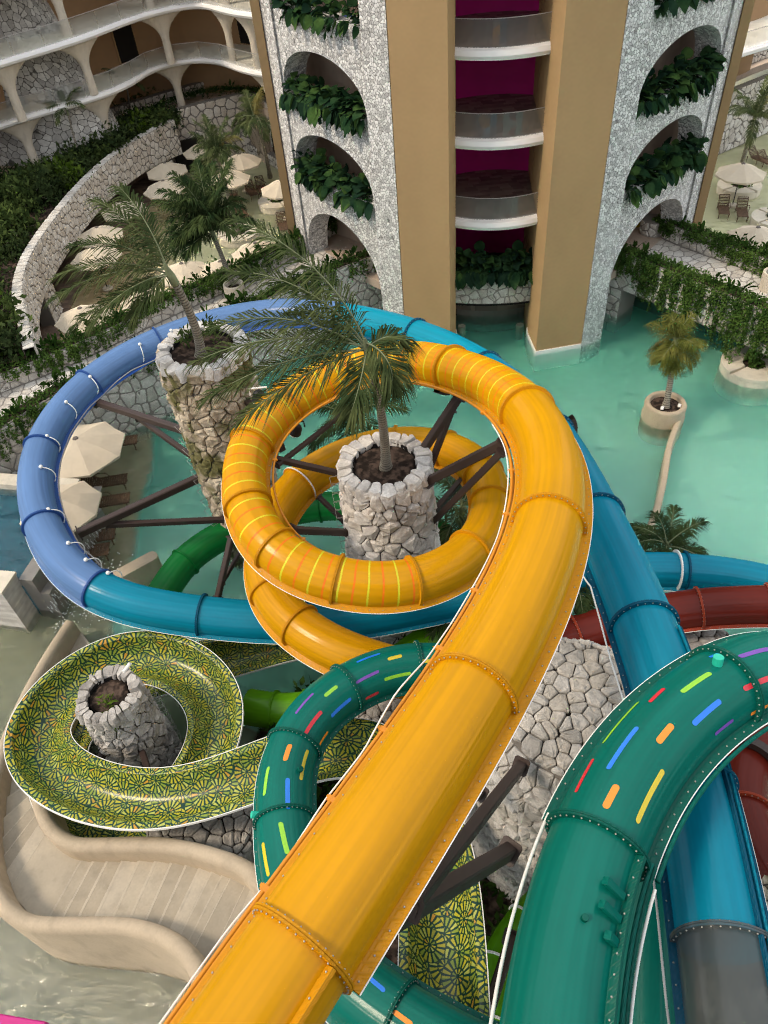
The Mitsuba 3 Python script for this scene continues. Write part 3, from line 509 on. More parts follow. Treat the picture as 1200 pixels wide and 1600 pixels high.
FL = flume(fk, [(-0.3, -2.6, 7.4)] + [(0.17,3.31,5.90),(0.32,4.78,5.60),(0.23,7.17,5.20),(-1.18,9.53,4.75),(-4.24,9.47,4.30),(-7.84,9.32,3.80),(-11.26,12.07,3.45),(-9.27,14.51,3.10),(-6.01,12.33,2.70),(-8.64,9.39,1.80),(-11.45,12.44,1.50),(-9.55,14.73,1.30),(-6.81,15.47,1.10),(-4.28,16.07,0.95),(-1.42,16.20,0.80)], 1.42, [0, 0, 0, -3, -6, -6, -8, -12, -12, -10, -8, -8, -6, -4, 0, 0])

# ================================================================ STONE PILLARS
def lathe_map(cx, cy, prof, Rref, wob=0.05, seed=0):
    p = np.asarray(prof, float); k = np.r_[0, np.cumsum(np.linalg.norm(np.diff(p, axis=0), axis=1))]; t = nrm(np.gradient(p, axis=0)); nr, nz = t[:, 1], -t[:, 0]
    def f(u, v, h):
        a = np.asarray(u) / Rref; r = np.interp(v, k, p[:, 0]); z = np.interp(v, k, p[:, 1])
        w = wob * 2 * (meshkit.fbm(np.stack([np.cos(a) * 2 + seed, np.sin(a) * 2, z * 0.7], -1), 3, seed) - 0.5)
        r2 = r + np.interp(v, k, nr) * (h + w); return np.stack([cx + r2 * np.cos(a), cy + r2 * np.sin(a), z + np.interp(v, k, nz) * (h + w)], -1)
    return f, 2 * np.pi * Rref, k[-1]
def pillar(label, cx, cy, prof, cell, mats, seed, top=None, h=0.10, most=300, rim=0.42, aspect=1.15, gap=0.022, mort='bsdf_mortar_dark', name='stone_pillar', rmats=None):
    key = thing(name, label, 'stone pillar'); p = np.asarray(prof, float); Rref = p[:, 0].mean()
    f, W, Hh = lathe_map(cx, cy, prof, Rref, 0.06, seed)
    m, _ = patch(f, W, Hh, 49, max(int(Hh / .3), 4)); part(key, 'core', m, mort, smooth=True)
    stones(key, W, Hh, cell, f, mats, h, gap, seed, wrap=True, most=most, aspect=aspect, rough=0.03)
    rt, zt = p[-1]
    if top == 'soil':      # ring of rim stones round a bed of soil
        n = int(2 * np.pi * rt / cell / 0.72); g = np.random.default_rng(seed); cut_ = np.cumsum(g.random(n) + .6); cut_ = np.r_[0, cut_ / cut_[-1]] * 2 * np.pi; rm_ = rmats or mats
        ri = rt - rim
        for i in range(n):
            a0, a1 = cut_[i], cut_[i + 1]; r0_, r1_ = ri + .10 * g.random(2), rt + .02 + .12 * g.random(2); q = sg.Polygon([(rr_ * np.cos(a), rr_ * np.sin(a)) for rr_, a in ((r0_[0], a0), ((r0_[0] + r0_[1]) / 2 - .04, (a0 + a1) / 2), (r0_[1], a1), (r1_[1], a1), (r1_.mean() + .05, (a0 + a1) / 2), (r1_[0], a0))]).buffer(-.11 * cell).buffer(.10 * cell, quad_segs=2)
            mm = prism(q, -0.32, 0.02 + 0.15 * g.random()); mm = mm.subdivide_to_size(0.16); vv = mm.vertices; vv += 0.15 * (np.stack([meshkit.noise(vv * 3.1 + 9 * j + seed) for j in range(3)], 1) - .5); top_ = vv[:, 2] > 0.02
            c = np.array([(ri + rt) / 2 * np.cos((a0 + a1) / 2), (ri + rt) / 2 * np.sin((a0 + a1) / 2)]); vv[top_, :2] = c + (vv[top_, :2] - c) * 0.84
            part(key, 'rim_stone', tri(vv + [cx, cy, zt], mm.faces), rm_[int(g.integers(len(rm_)))], smooth=30)
        part(key, 'soil_lining', lathe([(ri + .02, zt + .0), (ri + .0, zt - .35), (ri - .06, zt - .35), (ri - .04, zt - .1)], 40, (cx, cy, 0)), 'bsdf_black')
        u, v = np.meshgrid(np.linspace(0, 1, 14), np.linspace(0, 2 * np.pi, 40, endpoint=False), indexing='ij'); x, y = (u * ri * np.cos(v)).ravel(), (u * ri * np.sin(v)).ravel()
        part(key, 'soil', tri(np.c_[cx + x, cy + y, zt - 0.20 + 0.14 * meshkit.fbm(np.c_[x, y, x * 0] * 4 + seed, 3)], grid_faces(14, 40, True)), 'bsdf_soil', smooth=True)
    else:
        def fd(u, v, hh_): return np.stack([cx - rt + u, cy - rt + v, zt + 0.16 * np.clip(1 - ((u - rt) ** 2 + (v - rt) ** 2) / rt ** 2, 0, 1) + hh_], -1)
        part(key, 'core_top', prism(sg.Point(cx, cy).buffer(rt), zt - .4, zt - 0.01), mort)
        stones(key, 2 * rt, 2 * rt, cell, fd, mats, h, gap, seed + 5, mask=sg.Point(rt, rt).buffer(rt * 0.99), most=60, name='top_stone', back='top_filler')
    return key
BEAM = {}
def beam(key, a, b, w=0.2, h=0.24):
    a, b = np.array(a), np.array(b); d = nrm(b - a); part(key, 'support_beam', bar(a, b, w, h), 'bsdf_steel')
    for e, s in ((a, 1), (b, -1)): part(key, 'end_plate', bar(e + d * s * .02, e + d * s * .06, w * 1.6, h * 1.6), 'bsdf_steel')
P2 = pillar('tall pale stone pillar with a palm on top in the middle of the yellow spiral', 0.17, 17.35, [(1.72, -1), (1.62, 2), (1.46, 6), (1.40, 8.12)], 0.50, RUB, 11, 'soil', 0.10, most=300)
P1 = pillar('tall brown stone pillar streaked with moss, a palm leaning out of its top', -5.75, 22.6, [(1.35, -1), (1.40, 3), (1.50, 7), (1.52, 9.68)], 0.40, MOSSY, 12, 'soil', 0.11, rmats=RUB)
P3 = pillar('short grey stone pillar with weeds on top inside the patterned bowl slide', -8.72, 12.15, [(1.05, -1), (1.0, 1.5), (0.88, 4.7)], 0.36, GREY, 13, 'soil', 0.07, rim=0.3)
P4 = pillar('massive round topped pillar of pale stones under the yellow tube', 4.05, 8.55, [(2.45, -1), (2.45, 4), (2.4, 6.2), (2.2, 7.1), (1.8, 7.7)], 0.35, PALE, 14, None, 0.09, gap=0.012, mort='bsdf_mortar')
cx, cy, _ = (-6.09,9.11,2.60); P5 = pillar('dark stone drum in the shade between the stairway and the green tube', cx, cy, [(1.6, -1), (1.6, 2.6)], 0.34, GREY, 15, None, 0.08, most=150)
cx, cy, _ = (-0.42,11.31,3.00); P6 = pillar('low grey stone pillar seen through the bend of the dashed green tube', cx, cy, [(1.1, -1), (1.05, 3.0)], 0.42, GREY, 16, None, 0.08, most=120)
cx, cy, _ = (10.10,13.49,1.30); P7 = pillar('low brown grey stone pillar beneath the maroon tube', cx, cy, [(1.7, -1), (1.6, 1.3)], 0.5, GREY, 17, None, 0.1, most=120)
cx, cy, _ = (6.72,3.44,7.60); P8 = pillar('mossy stone pillar at the right border beside the teal tube', cx, cy, [(1.15, -1), (1.1, 4), (1.0, 7.6)], 0.42, MOSSY, 18, None, 0.12, most=150)
for a, b, w in (((-12.02,26.90,4.90), (-6.61,22.73,5.60), .26), ((-10.12,25.88,4.60), (-6.71,22.39,4.20), .2), ((-11.45,19.57,4.20), (-6.77,22.50,4.00), .28), ((-10.64,20.20,3.90), (-6.40,20.94,2.80), .2), ((-5.26,22.77,7.60), (-3.69,20.46,8.20), .2), ((-5.12,22.37,6.60), (-3.21,19.22,7.60), .16)): beam(P1, a, b, w, w * 1.15)
for a, b, w in (((2.67,18.39,9.60), (1.31,17.77,7.90), .24), ((2.47,18.56,9.00), (1.57,17.97,6.90), .18), ((3.42,14.90,10.60), (1.45,16.75,7.70), .24), ((3.34,14.78,10.40), (1.54,16.91,5.60), .18), ((3.15,18.89,6.00), (1.69,17.44,5.60), .2), ((-3.29,17.99,8.20), (-1.13,17.99,7.20), .18), ((-3.26,17.75,8.10), (-0.85,20.42,8.00), .14), ((-2.79,15.16,7.80), (-1.24,16.89,5.60), .2), ((-2.28,19.01,5.40), (-1.30,18.15,4.60), .16)): beam(P2, a, b, w, w * 1.1)
for a, b, w in (((2.41,7.15,8.00), (-0.21,3.30,12.20), .22), ((1.97,5.89,6.60), (-0.69,3.14,12.00), .30), ((1.97,4.85,4.00), (0.82,2.71,6.00), .26), ((1.51,6.91,7.40), (0.75,6.23,8.40), .2)): beam(P4, a, b, w, w * 1.1)
for a, b, w in (((-9.29,11.50,2.60), (-9.75,10.99,2.70), .18), ((-8.36,11.65,2.60), (-7.75,10.36,2.90), .18)): beam(P3, a, b, w, w * 1.1)
for a, b, w in (((-5.44,18.04,4.80), (-6.28,16.86,2.90), .2), ((-5.19,17.94,4.20), (-6.16,17.44,3.00), .14)): beam(P1, a, b, w, w)
for a, b, w in (((7.10,6.82,5.40), (6.76,4.70,6.60), .26), ((9.17,7.91,3.20), (8.87,6.37,5.40), .16), ((9.19,7.71,3.00), (8.86,6.07,5.00), .16)): beam(P8, a, b, w, w)
part(Mr.key, 'saddle', Mr.saddle(Mr.kn[3] + .05, a0=-120, a1=110, h=.2), 'bsdf_steel'); part(B.key, 'saddle', B.saddle(B.kn[5] + .2, a0=60, a1=250), 'bsdf_steel'); part(Y.key, 'saddle', Y.saddle(Y.kn[5] + .2, a0=100, a1=230, h=.16), 'bsdf_steel')
# wire ladder hoops left on the sides of pillars
def hoops(key, cx, cy, r, a, zs, w=0.34, out=0.22):
    for z in zs:
        d = np.array([np.cos(a), np.sin(a), 0]); s = np.array([-np.sin(a), np.cos(a), 0]); c = np.array([cx, cy, z])
        part(key, 'wire_rung', tube([c + d * (r - .1) - s * w/2, c + d * (r + out) - s * w/2, c + d * (r + out) + s * w/2, c + d * (r - .1) + s * w/2], 0.009, 5), 'bsdf_grey_cable')
p = np.array((-8.31,12.85,4.75)); part(P3, 'vent_pipe', tube([p + [-.1, -.1, -.4], p + [-.02, 0, .05], p + [.2, .12, .25]], .06, 12), 'bsdf_white_trim', smooth=True)
hoops(P2, 0.17, 17.35, 1.55, np.radians(188), np.arange(4.4, 8.2, .38)); hoops(P1, -5.75, 22.6, 1.55, np.radians(215), np.arange(1.5, 9.4, .55), .5); hoops(P3, -8.72, 12.15, 1.0, np.radians(20), np.arange(1.2, 4.4, .35))

# ================================================================ STAIRWAY, lower left
st = thing('curved_stairway', 'beige plastered stairway curving between two smooth parapets at lower left', 'stairs')
SI, SO = [(-3.80,5.99,4.10),(-4.33,6.54,3.80),(-4.95,6.98,3.50),(-7.06,7.87,2.70),(-9.75,8.45,1.90),(-11.03,9.43,1.88),(-11.73,10.64,1.50),(-12.05,12.08,1.00),(-11.78,13.84,0.50),(-11.25,16.49,-0.00)], [(-4.41,3.81,4.10),(-5.04,4.70,3.80),(-5.70,5.48,3.50),(-7.57,6.38,2.70),(-10.35,6.92,1.90),(-11.65,7.98,1.88),(-12.50,9.53,1.50),(-13.04,11.80,1.00),(-13.12,14.63,0.50),(-12.53,18.14,0.00)]
SI, SO = np.array(SI), np.array(SO); kk = np.arange(10); ci, co = CubicSpline(kk, SI), CubicSpline(kk, SO)
cuts = np.r_[np.linspace(0, 2, 5)[:-1], np.linspace(2, 4, 12), 5, np.linspace(5, 9, 13)[1:]]
nst = len(cuts) - 1
for i in range(nst):
    a, b = cuts[i], cuts[i + 1]; q = np.linspace(a, b, 4); A, Bq = ci(q)[:, :2], co(q)[:, :2]; zz = float(np.interp((a + b) / 2, kk, SI[:, 2]))
    m = prism(sg.Polygon(np.vstack([A, Bq[::-1]])).buffer(0.012), -1.0, zz); part(st, 'step', m, 'bsdf_beige_step_' + 'abcab'[(i * 7) % 5])
    A2, B2 = ci(np.array([b - .0, b - .022]))[:, :2], co(np.array([b - .0, b - .022]))[:, :2]
    if i < 16 or i > 16: part(st, 'nosing', prism(sg.Polygon([A2[0], A2[1], B2[1], B2[0]]).buffer(0.002), zz - .02, zz + .006), 'bsdf_beige_nosing')
def wall_sweep(cv, zf, h, side, w=0.46, t1=9.0):
    q = np.linspace(0, t1, 120); p = cv(q); z = np.interp(q, kk, zf) + h; p = np.c_[p[:, :2], z]
    t = nrm(np.gradient(p[:, :2], axis=0)); n = np.stack([-t[:, 1], t[:, 0]], 1) * side; V = []
    for d, dz in ((0.012, None), (0.012, -.22), (.05, -.08), (.13, -.01), (.23, .02), (.33, -.01), (.41, -.08), (w, -.22), (w + .05, None)):
        V.append(np.c_[p[:, :2] + n * d, np.full(len(p), -1.0) if dz is None else z + dz])
    return tri(np.stack(V, 1).reshape(-1, 3), grid_faces(len(p), 9)), t
m, t = wall_sweep(ci, SI[:, 2], 0.85, 1); 
n0 = np.array([-t[0, 1], t[0, 0]]); sgn = 1 if n0 @ (SI[0, :2] - SO[0, :2]) > 0 else -1
part(st, 'inner_parapet', wall_sweep(ci, SI[:, 2], 0.85, sgn, t1=8.0)[0], 'bsdf_beige', smooth=40); part(st, 'outer_parapet', wall_sweep(co, SO[:, 2], 0.85, -sgn)[0], 'bsdf_beige', smooth=40)
lw = thing('pool_wall', 'short beige wall stub sticking out of the water below the blue loop', 'wall'); a, b = (-11.35,20.15,0.80), (-9.92,21.08,1.00); c1 = np.array(a[:2]); c2 = np.array(b[:2]); q = sg.LineString([c1, c2]).buffer(.28); part(lw, 'body', prism(q, -1, 0.95), 'bsdf_beige', smooth=30)

# ================================================================ RAISED POOL at the left border
rp = thing('infinity_pool', 'raised blue infinity pool with wet stone overflow edge at the left border', 'pool')
c0, c1_, c2_ = np.array((-13.41,24.29,2.00)[:2]), np.array((-14.60,19.59,2.00)[:2]), np.array((-17.16,24.72,2.00)[:2])
dv = nrm(c1_ - c0); nv = np.array([dv[1], -dv[0]]); nv = nv if nv[0] < 0 else -nv
far = [c0, c0 + nv * 9, c1_ + nv * 9, c1_]
part(rp, 'basin', prism(far, -1, 1.55), 'bsdf_pool_blue'); 
part(rp, 'overflow_edge', prism([c0 - nv * .55, c0 + nv * .05, c1_ + nv * .05, c1_ - nv * .55], -1, 1.98), 'bsdf_wet_stone'); part(rp, 'overflow_lip', prism([c0 - nv * .95, c0 - nv * .56, c1_ - nv * .56, c1_ - nv * .95], -1, 1.2), 'bsdf_wet_stone')
part(rp, 'far_coping', prism([c0 + nv * .06, c0 + nv * 9, c0 + nv * 9 - dv * .7, c0 + nv * .06 - dv * .7], 0, 2.25), 'bsdf_pale_stone'); 
sk = struct('pool_water', tri([list(p) + [1.96] for p in (c0 + nv * .06, c0 + nv * 9, c1_ + nv * 9, c1_ + nv * .06)], [[0, 1, 2, 3]]), 'bsdf_water', 'still water of the raised pool')
tb = thing('travertine_block', 'pale layered travertine block at the end of the raised pool', 'stone block'); o = np.array((-14.93,18.72,0.00)[:2]); part(tb, 'body', prism([o, o - dv * 1.0, o - dv * 1.0 + nv * 5, o + nv * 5], -1, 2.2), 'bsdf_travertine')
part(tb, 'cap_slab', prism([o - nv * .04 + dv * .04, o - dv * 1.04 - nv * .04, o - dv * 1.04 + nv * 5, o + dv * .04 + nv * 5], 2.203, 2.32), 'bsdf_pale_stone')
g = np.random.default_rng(5); ms = []
for i in range(140):
    s = g.random(); p = c0 + (c1_ - c0) * (0.15 + 0.95 * s) - nv * (0.95 + 0.12 * g.random()); z1 = 1.15 * g.random() ** 0.6; L = .05 + .22 * g.random(); ms.append(bar([*p, z1], [*(p - nv * .04), max(z1 - L, .01)], .012 + .02 * g.random(), .012))
single('waterfall', cat(ms), 'bsdf_falling_water', 'thin streaks of water falling off the raised pool edge', 'waterfall', kind='stuff')
ms = []
for i in range(300):
    p = c0 + (c1_ - c0) * (0.3 + 0.9 * g.random()) - nv * (1.0 + 1.6 * abs(g.standard_normal()) * .6); m = trimesh.creation.icosphere(0, .012 + .028 * g.random()); m.apply_scale([1, 1, .4]); m.apply_translation([*p, .005]); ms.append(m)
single('foam', cat(ms), 'bsdf_falling_water', 'white foam flecks below the raised pool edge', 'foam', kind='stuff')
single('pink_slide_lip', cat([bar((-9.21,3.75,7.00), (-7.48,3.37,7.00), .22, .2)]), 'bsdf_pink', 'magenta pink rim of a slide just showing in the bottom left corner', 'slide rim')

# ================================================================ SLIDE TOWER behind and above the camera: unseen, roof added to shade near slides
stw = thing('unseen_slide_tower', 'round unseen slide tower behind the viewpoint, its roof added to shade near slides', 'tower')
part(stw, 'body', lathe([(5.2, -1.2), (5.2, 21.6), (5.9, 21.7), (5.9, 22.0), (0, 22.0)], 40, (0.6, -7.2, 0)), 'bsdf_far_boulder', smooth=30)
for a in np.linspace(0, 2 * np.pi, 8, endpoint=False) + .3: part(stw, 'post', lathe([(.16, 22.0), (.14, 27.0)], 12, (0.6 + 5.3 * np.cos(a), -7.2 + 5.3 * np.sin(a), 0)), 'bsdf_lounger_wood', smooth=40)
part(stw, 'roof', lathe([(0, 31.0), (4.0, 29.2), (8.2, 26.9), (8.2, 26.5), (4, 28.6), (0, 30.2)], 48, (0.6, -7.2, 0)), 'bsdf_lounger_wood', smooth=30)

# ================================================================ HOTEL TOWER
TO, TU, TW = np.array([7.25, 36.9]), np.array([math.cos(math.radians(-8)), math.sin(math.radians(-8))]), np.array([-math.sin(math.radians(-8)), math.cos(math.radians(-8))])
def tl(p): p = np.atleast_2d(np.asarray(p, float)); return TO + p[:, :1] * TU + p[:, 1:2] * TW
tw = thing('hotel_tower', 'curved hotel tower with two tan pillars, pebbled arches and white balconies', 'hotel')
TOP = 22.0; RIMS = (7.9, 11.8, 15.6); FLOORS = (2.9, 6.98, 10.85, 14.55, 18.35)
arch_curve = [(6.0, -0.62), (7.3, 0.52), (8.6, 1.85), (9.8, 3.2), (10.9, 4.65), (11.55, 5.6), (12.2, 6.7)]
for sx in (-1, 1):
    M_ = lambda pts: tl([(sx * a, b) for a, b in pts])
    m = prism(sg.Polygon(M_([(2.35, -2.42), (4.86, -1.78), (4.86, 6.2), (2.0, 6.2), (2.05, -0.6)])), -1.2, TOP); part(tw, 'pillar', m, 'bsdf_gold')
    m = prism(sg.Polygon(M_([(2.30, -2.48), (4.87, -1.83), (4.87, 0), (1.98, 0), (2.0, -0.6)])), -1.2, 0.24); part(tw, 'plinth', m, 'bsdf_white_paint')
    # raised pebbled strips, uv in metres
    def pstrip(pts, z0, z1):
        q = M_(pts); k = np.r_[0, np.cumsum(np.linalg.norm(np.diff(q, axis=0), axis=1))]; n = len(q); zz = np.linspace(z0, z1, 12); 
        v = np.concatenate([np.c_[q, np.full(n, z)] for z in zz]); uv = np.concatenate([np.c_[k + 40 * sx, np.full(n, z)] for z in zz]); f = grid_faces(12, n)
        v = v[f].reshape(-1, 3); uv = uv[f].reshape(-1, 2); f = np.arange(len(v)).reshape(-1, 4); return tri(v, f if sx > 0 else f[:, ::-1]), uv
    m, uv = pstrip([(4.88, 1.0), (4.88, -1.80), (5.5, -1.42), (6.08, -0.95), (6.08, -0.3), (5.9, 1.0)], -1.2, TOP); part(tw, 'pebble_strip', m, 'bsdf_pebble', uv=uv)
    m, uv = pstrip([(10.75, 5.6), (11.0, 4.55), (11.25, 4.9), (11.75, 5.65), (11.5, 7.0)], -1.2, TOP); part(tw, 'pebble_strip', m, 'bsdf_pebble', uv=uv)
    m = prism(sg.Polygon(M_([(11.72, 5.45), (12.12, 5.25), (12.55, 7.6), (12.1, 7.8)])), -1.2, TOP); part(tw, 'edge_fin', m, 'bsdf_gold')
    # arch wall: a flat sheet in (s, z) with arches cut out, bent onto the curve, 1.3 m thick
    C2 = Curve2(M_(arch_curve), 0.1); sgn_ = 1 if sx > 0 else -1
    lu = [abs((C2(s) - TO) @ TU) for s in np.linspace(0, C2.L, 200)]; sa = np.interp(6.15, lu, np.linspace(0, C2.L, 200)); sb = np.interp(10.9, lu, np.linspace(0, C2.L, 200)); sm, hw_ = (sa + sb) / 2, (sb - sa) / 2
    wallp = sg.box(0, 2.9, C2.L - .35, TOP); t_ = np.linspace(0, np.pi, 40)
    for rim, apex in ((2.9, 6.5), (7.9, 10.35), (11.8, 14.15), (15.6, 17.9), (19.4, 21.6)):
        if rim == 15.6: hole = sg.box(-1, rim, C2.L + 1, 18.6)
        else: hole = sg.Polygon([(sm + hw_ * np.cos(a), rim - (.2 if rim < 3 else -.02) + (apex - rim) * np.sin(a) ** 0.85) for a in t_])
        wallp = wallp.difference(hole)
    polys = [wallp] if wallp.geom_type == 'Polygon' else [g_ for g_ in wallp.geoms if g_.area > .5]
    for pg in polys:
        m = trimesh.creation.extrude_polygon(pg.segmentize(0.5), 1.3, engine='earcut').subdivide_to_size(0.45)
        v = m.vertices; xy = C2(np.clip(v[:, 0], 0, C2.L), v[:, 2] * sgn_)
        v3 = np.c_[xy, v[:, 1]]; F = m.faces; tri_v = v3[F].reshape(-1, 3); uvv = (np.c_[v[:, 0] + v[:, 2] + 20 * sx, v[:, 1] + 0 * v[:, 2]])[F].reshape(-1, 2)
        FF = np.arange(len(tri_v)).reshape(-1, 3)
        part(tw, 'arch_wall', tri(tri_v, FF if sx > 0 else FF[:, ::-1]), 'bsdf_pebble', uv=uvv)
    # planter troughs behind the rims, floors, inner wall
    for rim in RIMS:
        s = np.linspace(0.1, C2.L - .4, 24); part(tw, 'planter_soil', slab_between(C2(s, 1.25 * sgn_), C2(s, 0.05 * sgn_) , rim - .55, rim - .12), 'bsdf_soil')
    s = np.linspace(0.0, C2.L - .4, 16); inner = M_([(4.9, 0.6), (5.0, 9.6), (9.0, 11.0), (12.3, 9.4)])
    for z in FLOORS:
        part(tw, 'floor_slab', prism(sg.Polygon(np.vstack([C2(s, .9 * sgn_), inner[::-1]])).buffer(0), z - .45, z), 'bsdf_pink_floor')
    part(tw, 'inner_wall', ribbon(M_([(4.9, 5.4), (7.5, 5.6), (9.5, 7.2), (11.2, 8.6), (12.3, 8.2)]), 0, TOP), 'bsdf_pink_floor')
    part(tw, 'under_wall', ribbon(M_([(4.9, 3.5), (7, 4.5), (11.3, 8.2)]), -1.2, 2.5), 'bsdf_dark_void')  # black sheet, the shade below the arches painted into its colour
# centre bay: back wall, balconies, planter, bar
arc = lambda x0, x1, y, sag, n=14: [(x, y - sag * (1 - ((2 * x - x0 - x1) / (x1 - x0)) ** 2)) for x in np.linspace(x0, x1, n)]
part(tw, 'back_wall', ribbon(tl(arc(-2.2, 2.2, 5.2, -0.55)), -1.2, TOP), 'bsdf_magenta', smooth=True)
for z in FLOORS[1:]:
    fr = arc(-2.22, 2.22, -0.30, 0.62); pl_ = sg.Polygon(np.vstack([tl(fr), tl([(2.05, 6.0), (-2.05, 6.0)])]))
    part(tw, 'balcony_floor', prism(pl_, z - .30, z - .02), 'bsdf_brown_tile')
    q = np.linspace(0, 1, 20); nose = tl(arc(-2.26, 2.26, -0.34, 0.62, 20)); pr = [(0.0, -.42), (.16, -.40), (.24, -.22), (.16, -.03), (0, 0.012), (-.25, 0.012)]
    out_ = nrm(np.c_[np.gradient(nose[:, 1]), -np.gradient(nose[:, 0])]); V = np.stack([np.c_[nose + out_ * d, np.full(20, z + h_)] for d, h_ in pr], 1).reshape(-1, 3)
    part(tw, 'balcony_edge', tri(V, grid_faces(20, 6)), 'bsdf_white_paint', smooth=35)
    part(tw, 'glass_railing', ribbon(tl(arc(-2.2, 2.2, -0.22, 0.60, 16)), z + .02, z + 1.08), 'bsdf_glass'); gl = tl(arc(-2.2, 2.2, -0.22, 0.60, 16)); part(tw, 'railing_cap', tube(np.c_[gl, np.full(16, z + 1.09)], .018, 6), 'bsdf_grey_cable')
    for sx in (-1, 1): part(tw, 'inner_side', ribbon(tl([(sx * 2.05, -0.4), (sx * 2.0, 6.0)]), z - 3.6, z - .3), 'bsdf_gold')
fr = arc(-2.2, 2.2, -0.12, 0.25, 16); part(tw, 'planter_box', prism(sg.Polygon(np.vstack([tl(fr), tl([(2.03, 1.2), (-2.03, 1.2)])])), 2.02, 3.75), 'bsdf_mortar_light')
PCv = Curve2(tl(fr), .1)
def fpl(u, v, h): return np.c_[PCv(u, -np.asarray(h)), 2.02 + v]
stones(tw, PCv.L, 1.75, 0.42, fpl, FLAG, 0.03, 0.05, 31, name='planter_stone', most=80)
part(tw, 'planter_bed', prism(sg.Polygon(np.vstack([tl(arc(-2.1, 2.1, .05, .2)), tl([(2.0, 1.1), (-2.0, 1.1)])])), 3.76, 3.80), 'bsdf_soil')
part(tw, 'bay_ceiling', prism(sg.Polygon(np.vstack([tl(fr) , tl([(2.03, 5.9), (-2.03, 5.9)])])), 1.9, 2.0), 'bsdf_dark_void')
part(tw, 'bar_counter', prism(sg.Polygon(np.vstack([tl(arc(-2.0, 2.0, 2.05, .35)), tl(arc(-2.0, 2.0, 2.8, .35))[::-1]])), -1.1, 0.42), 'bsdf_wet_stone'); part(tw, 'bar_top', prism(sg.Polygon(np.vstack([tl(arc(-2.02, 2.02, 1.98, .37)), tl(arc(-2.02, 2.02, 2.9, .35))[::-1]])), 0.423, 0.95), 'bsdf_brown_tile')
part(tw, 'bar_recess', prism(sg.Polygon(tl([(-2.02, 3.6), (2.02, 3.6), (2.02, 5.0), (-2.02, 5.0)])), -1, 1.9), 'bsdf_dark_void')  # deep shade of the bar painted as a near-black block
for i, x in enumerate((-1.7, 1.7)): part(tw, 'bar_seat', lathe([(0, -.12), (.22, -.12), (.24, -.2), (.2, -1.1)], 16, (*tl([(x, 0.9)])[0], 0)), 'bsdf_pale_stone', smooth=40)
g = np.random.default_rng(3)
for i in range(9):
    x = -0.9 + 0.13 * i; c = tl([(x, 2.1 - .3 * (1 - (x / 2) ** 2))])[0]; tag = single('bar_bottle', lathe([(.03, .955), (.034, .97), (.034, 1.1), (.012, 1.16), (.012, 1.22)], 10, (*c, 0)), 'bsdf_bolt', 'small bottle standing on the dark poolside bar counter', 'bottle', smooth=40, group='bottles on the bar')
part(tw, 'roof', prism(sg.Polygon(tl([(-12, 6), (-6, -1), (6, -1), (12, 6), (12, 11), (-12, 11)])), TOP - .01, TOP + .3), 'bsdf_pale_stone')

# ================================================================ STONE WALKWAYS on both sides of the tower
def walkway(label, front, back, z, side, seedw, zb):
    """front and back planter walls (ground lines), paving between; side: +1 when the pool lies to the right of the front line"""
    key = thing('stone_walkway', label, 'walkway'); Fc, Bc = Curve2(front, .15), Curve2(back, .15); n = 60
    t = np.linspace(0, 1, n); A, Bq = Fc(t * Fc.L), Bc(t * Bc.L)
    part(key, 'deck', slab_between(A, Bq, z - .5, z - .03), 'bsdf_mortar_light')
    def fdeck(u, v, h):
        tt = np.clip(np.asarray(u) / Fc.L, 0, 1); a, b = Fc(tt * Fc.L), Bc(tt * Bc.L); w = (np.asarray(v) / 3.0)[:, None]; return np.c_[a + (b - a) * w, z - .03 + np.asarray(h)]
    stones(key, Fc.L, 3.0, 0.48, fdeck, FLAG, 0.022, 0.045, seedw, name='paving_stone', back='paving_filler', rough=0.004)
    for nm, Cv, s1, wd in (('front', Fc, -side, 0.8), ('back', Bc, side, 0.75)):
        s = np.linspace(0, Cv.L, n); zb0 = zb if nm == 'front' else -1.0
        part(key, nm + '_parapet', slab_between(Cv(s), Cv(s, np.full(n, s1 * wd)), zb0, z + .92), 'bsdf_mortar_light')
        part(key, nm + '_bed', slab_between(Cv(s, np.full(n, s1 * .12)), Cv(s, np.full(n, s1 * (wd - .12))), z + .92, z + .96), 'bsdf_soil')
        if nm == 'front':
            def fw(u, v, h, Cv=Cv, s1=s1, wd=wd): return np.c_[Cv(u, s1 * (wd + np.asarray(h))), zb + v]
            stones(key, Cv.L, z + .92 - zb, 0.62, fw, FLAG, 0.04, 0.06, seedw + 1, name='wall_stone', back='wall_filler')
        else:
            def fw(u, v, h, Cv=Cv, s1=s1): return np.c_[Cv(u, -s1 * np.asarray(h)), z + v]
            stones(key, Cv.L, .92, 0.45, fw, FLAG, 0.035, 0.05, seedw + 2, name='curb_stone', back='curb_filler', most=120)
    return key, Fc, Bc
WL, FLc, BLc = walkway('pale flagstone walkway left of the tower between two planted parapets', [(-18.62,26.56,3.80),(-17.06,28.05,3.80),(-15.69,29.59,3.80),(-14.39,30.83,3.80),(-10.45,33.40,3.80),(-5.71,36.86,3.80),(-1.45,39.63,3.80),(1.59,41.19,3.80)], [(-20.50,29.88,2.90),(-18.44,31.35,2.90),(-15.07,33.51,2.90),(-11.18,36.73,2.90),(-6.79,40.05,2.90),(-3.45,43.01,2.90),(-0.59,46.10,2.90)], 2.9, 1, 41, -1.0)
WR, FRc, BRc = walkway('pale flagstone walkway right of the tower between two vine covered parapets', [(14.10,38.77,3.80),(15.63,37.03,3.80),(17.23,34.72,3.80),(18.68,32.53,3.80),(20.13,30.07,3.80),(21.65,27.10,3.80)], [(17.52,41.17,2.90),(18.41,39.38,2.90),(19.83,37.33,2.90),(21.58,34.83,2.90),(23.05,32.24,2.90),(24.98,28.73,2.90)], 2.9, 1, 51, 1.75)
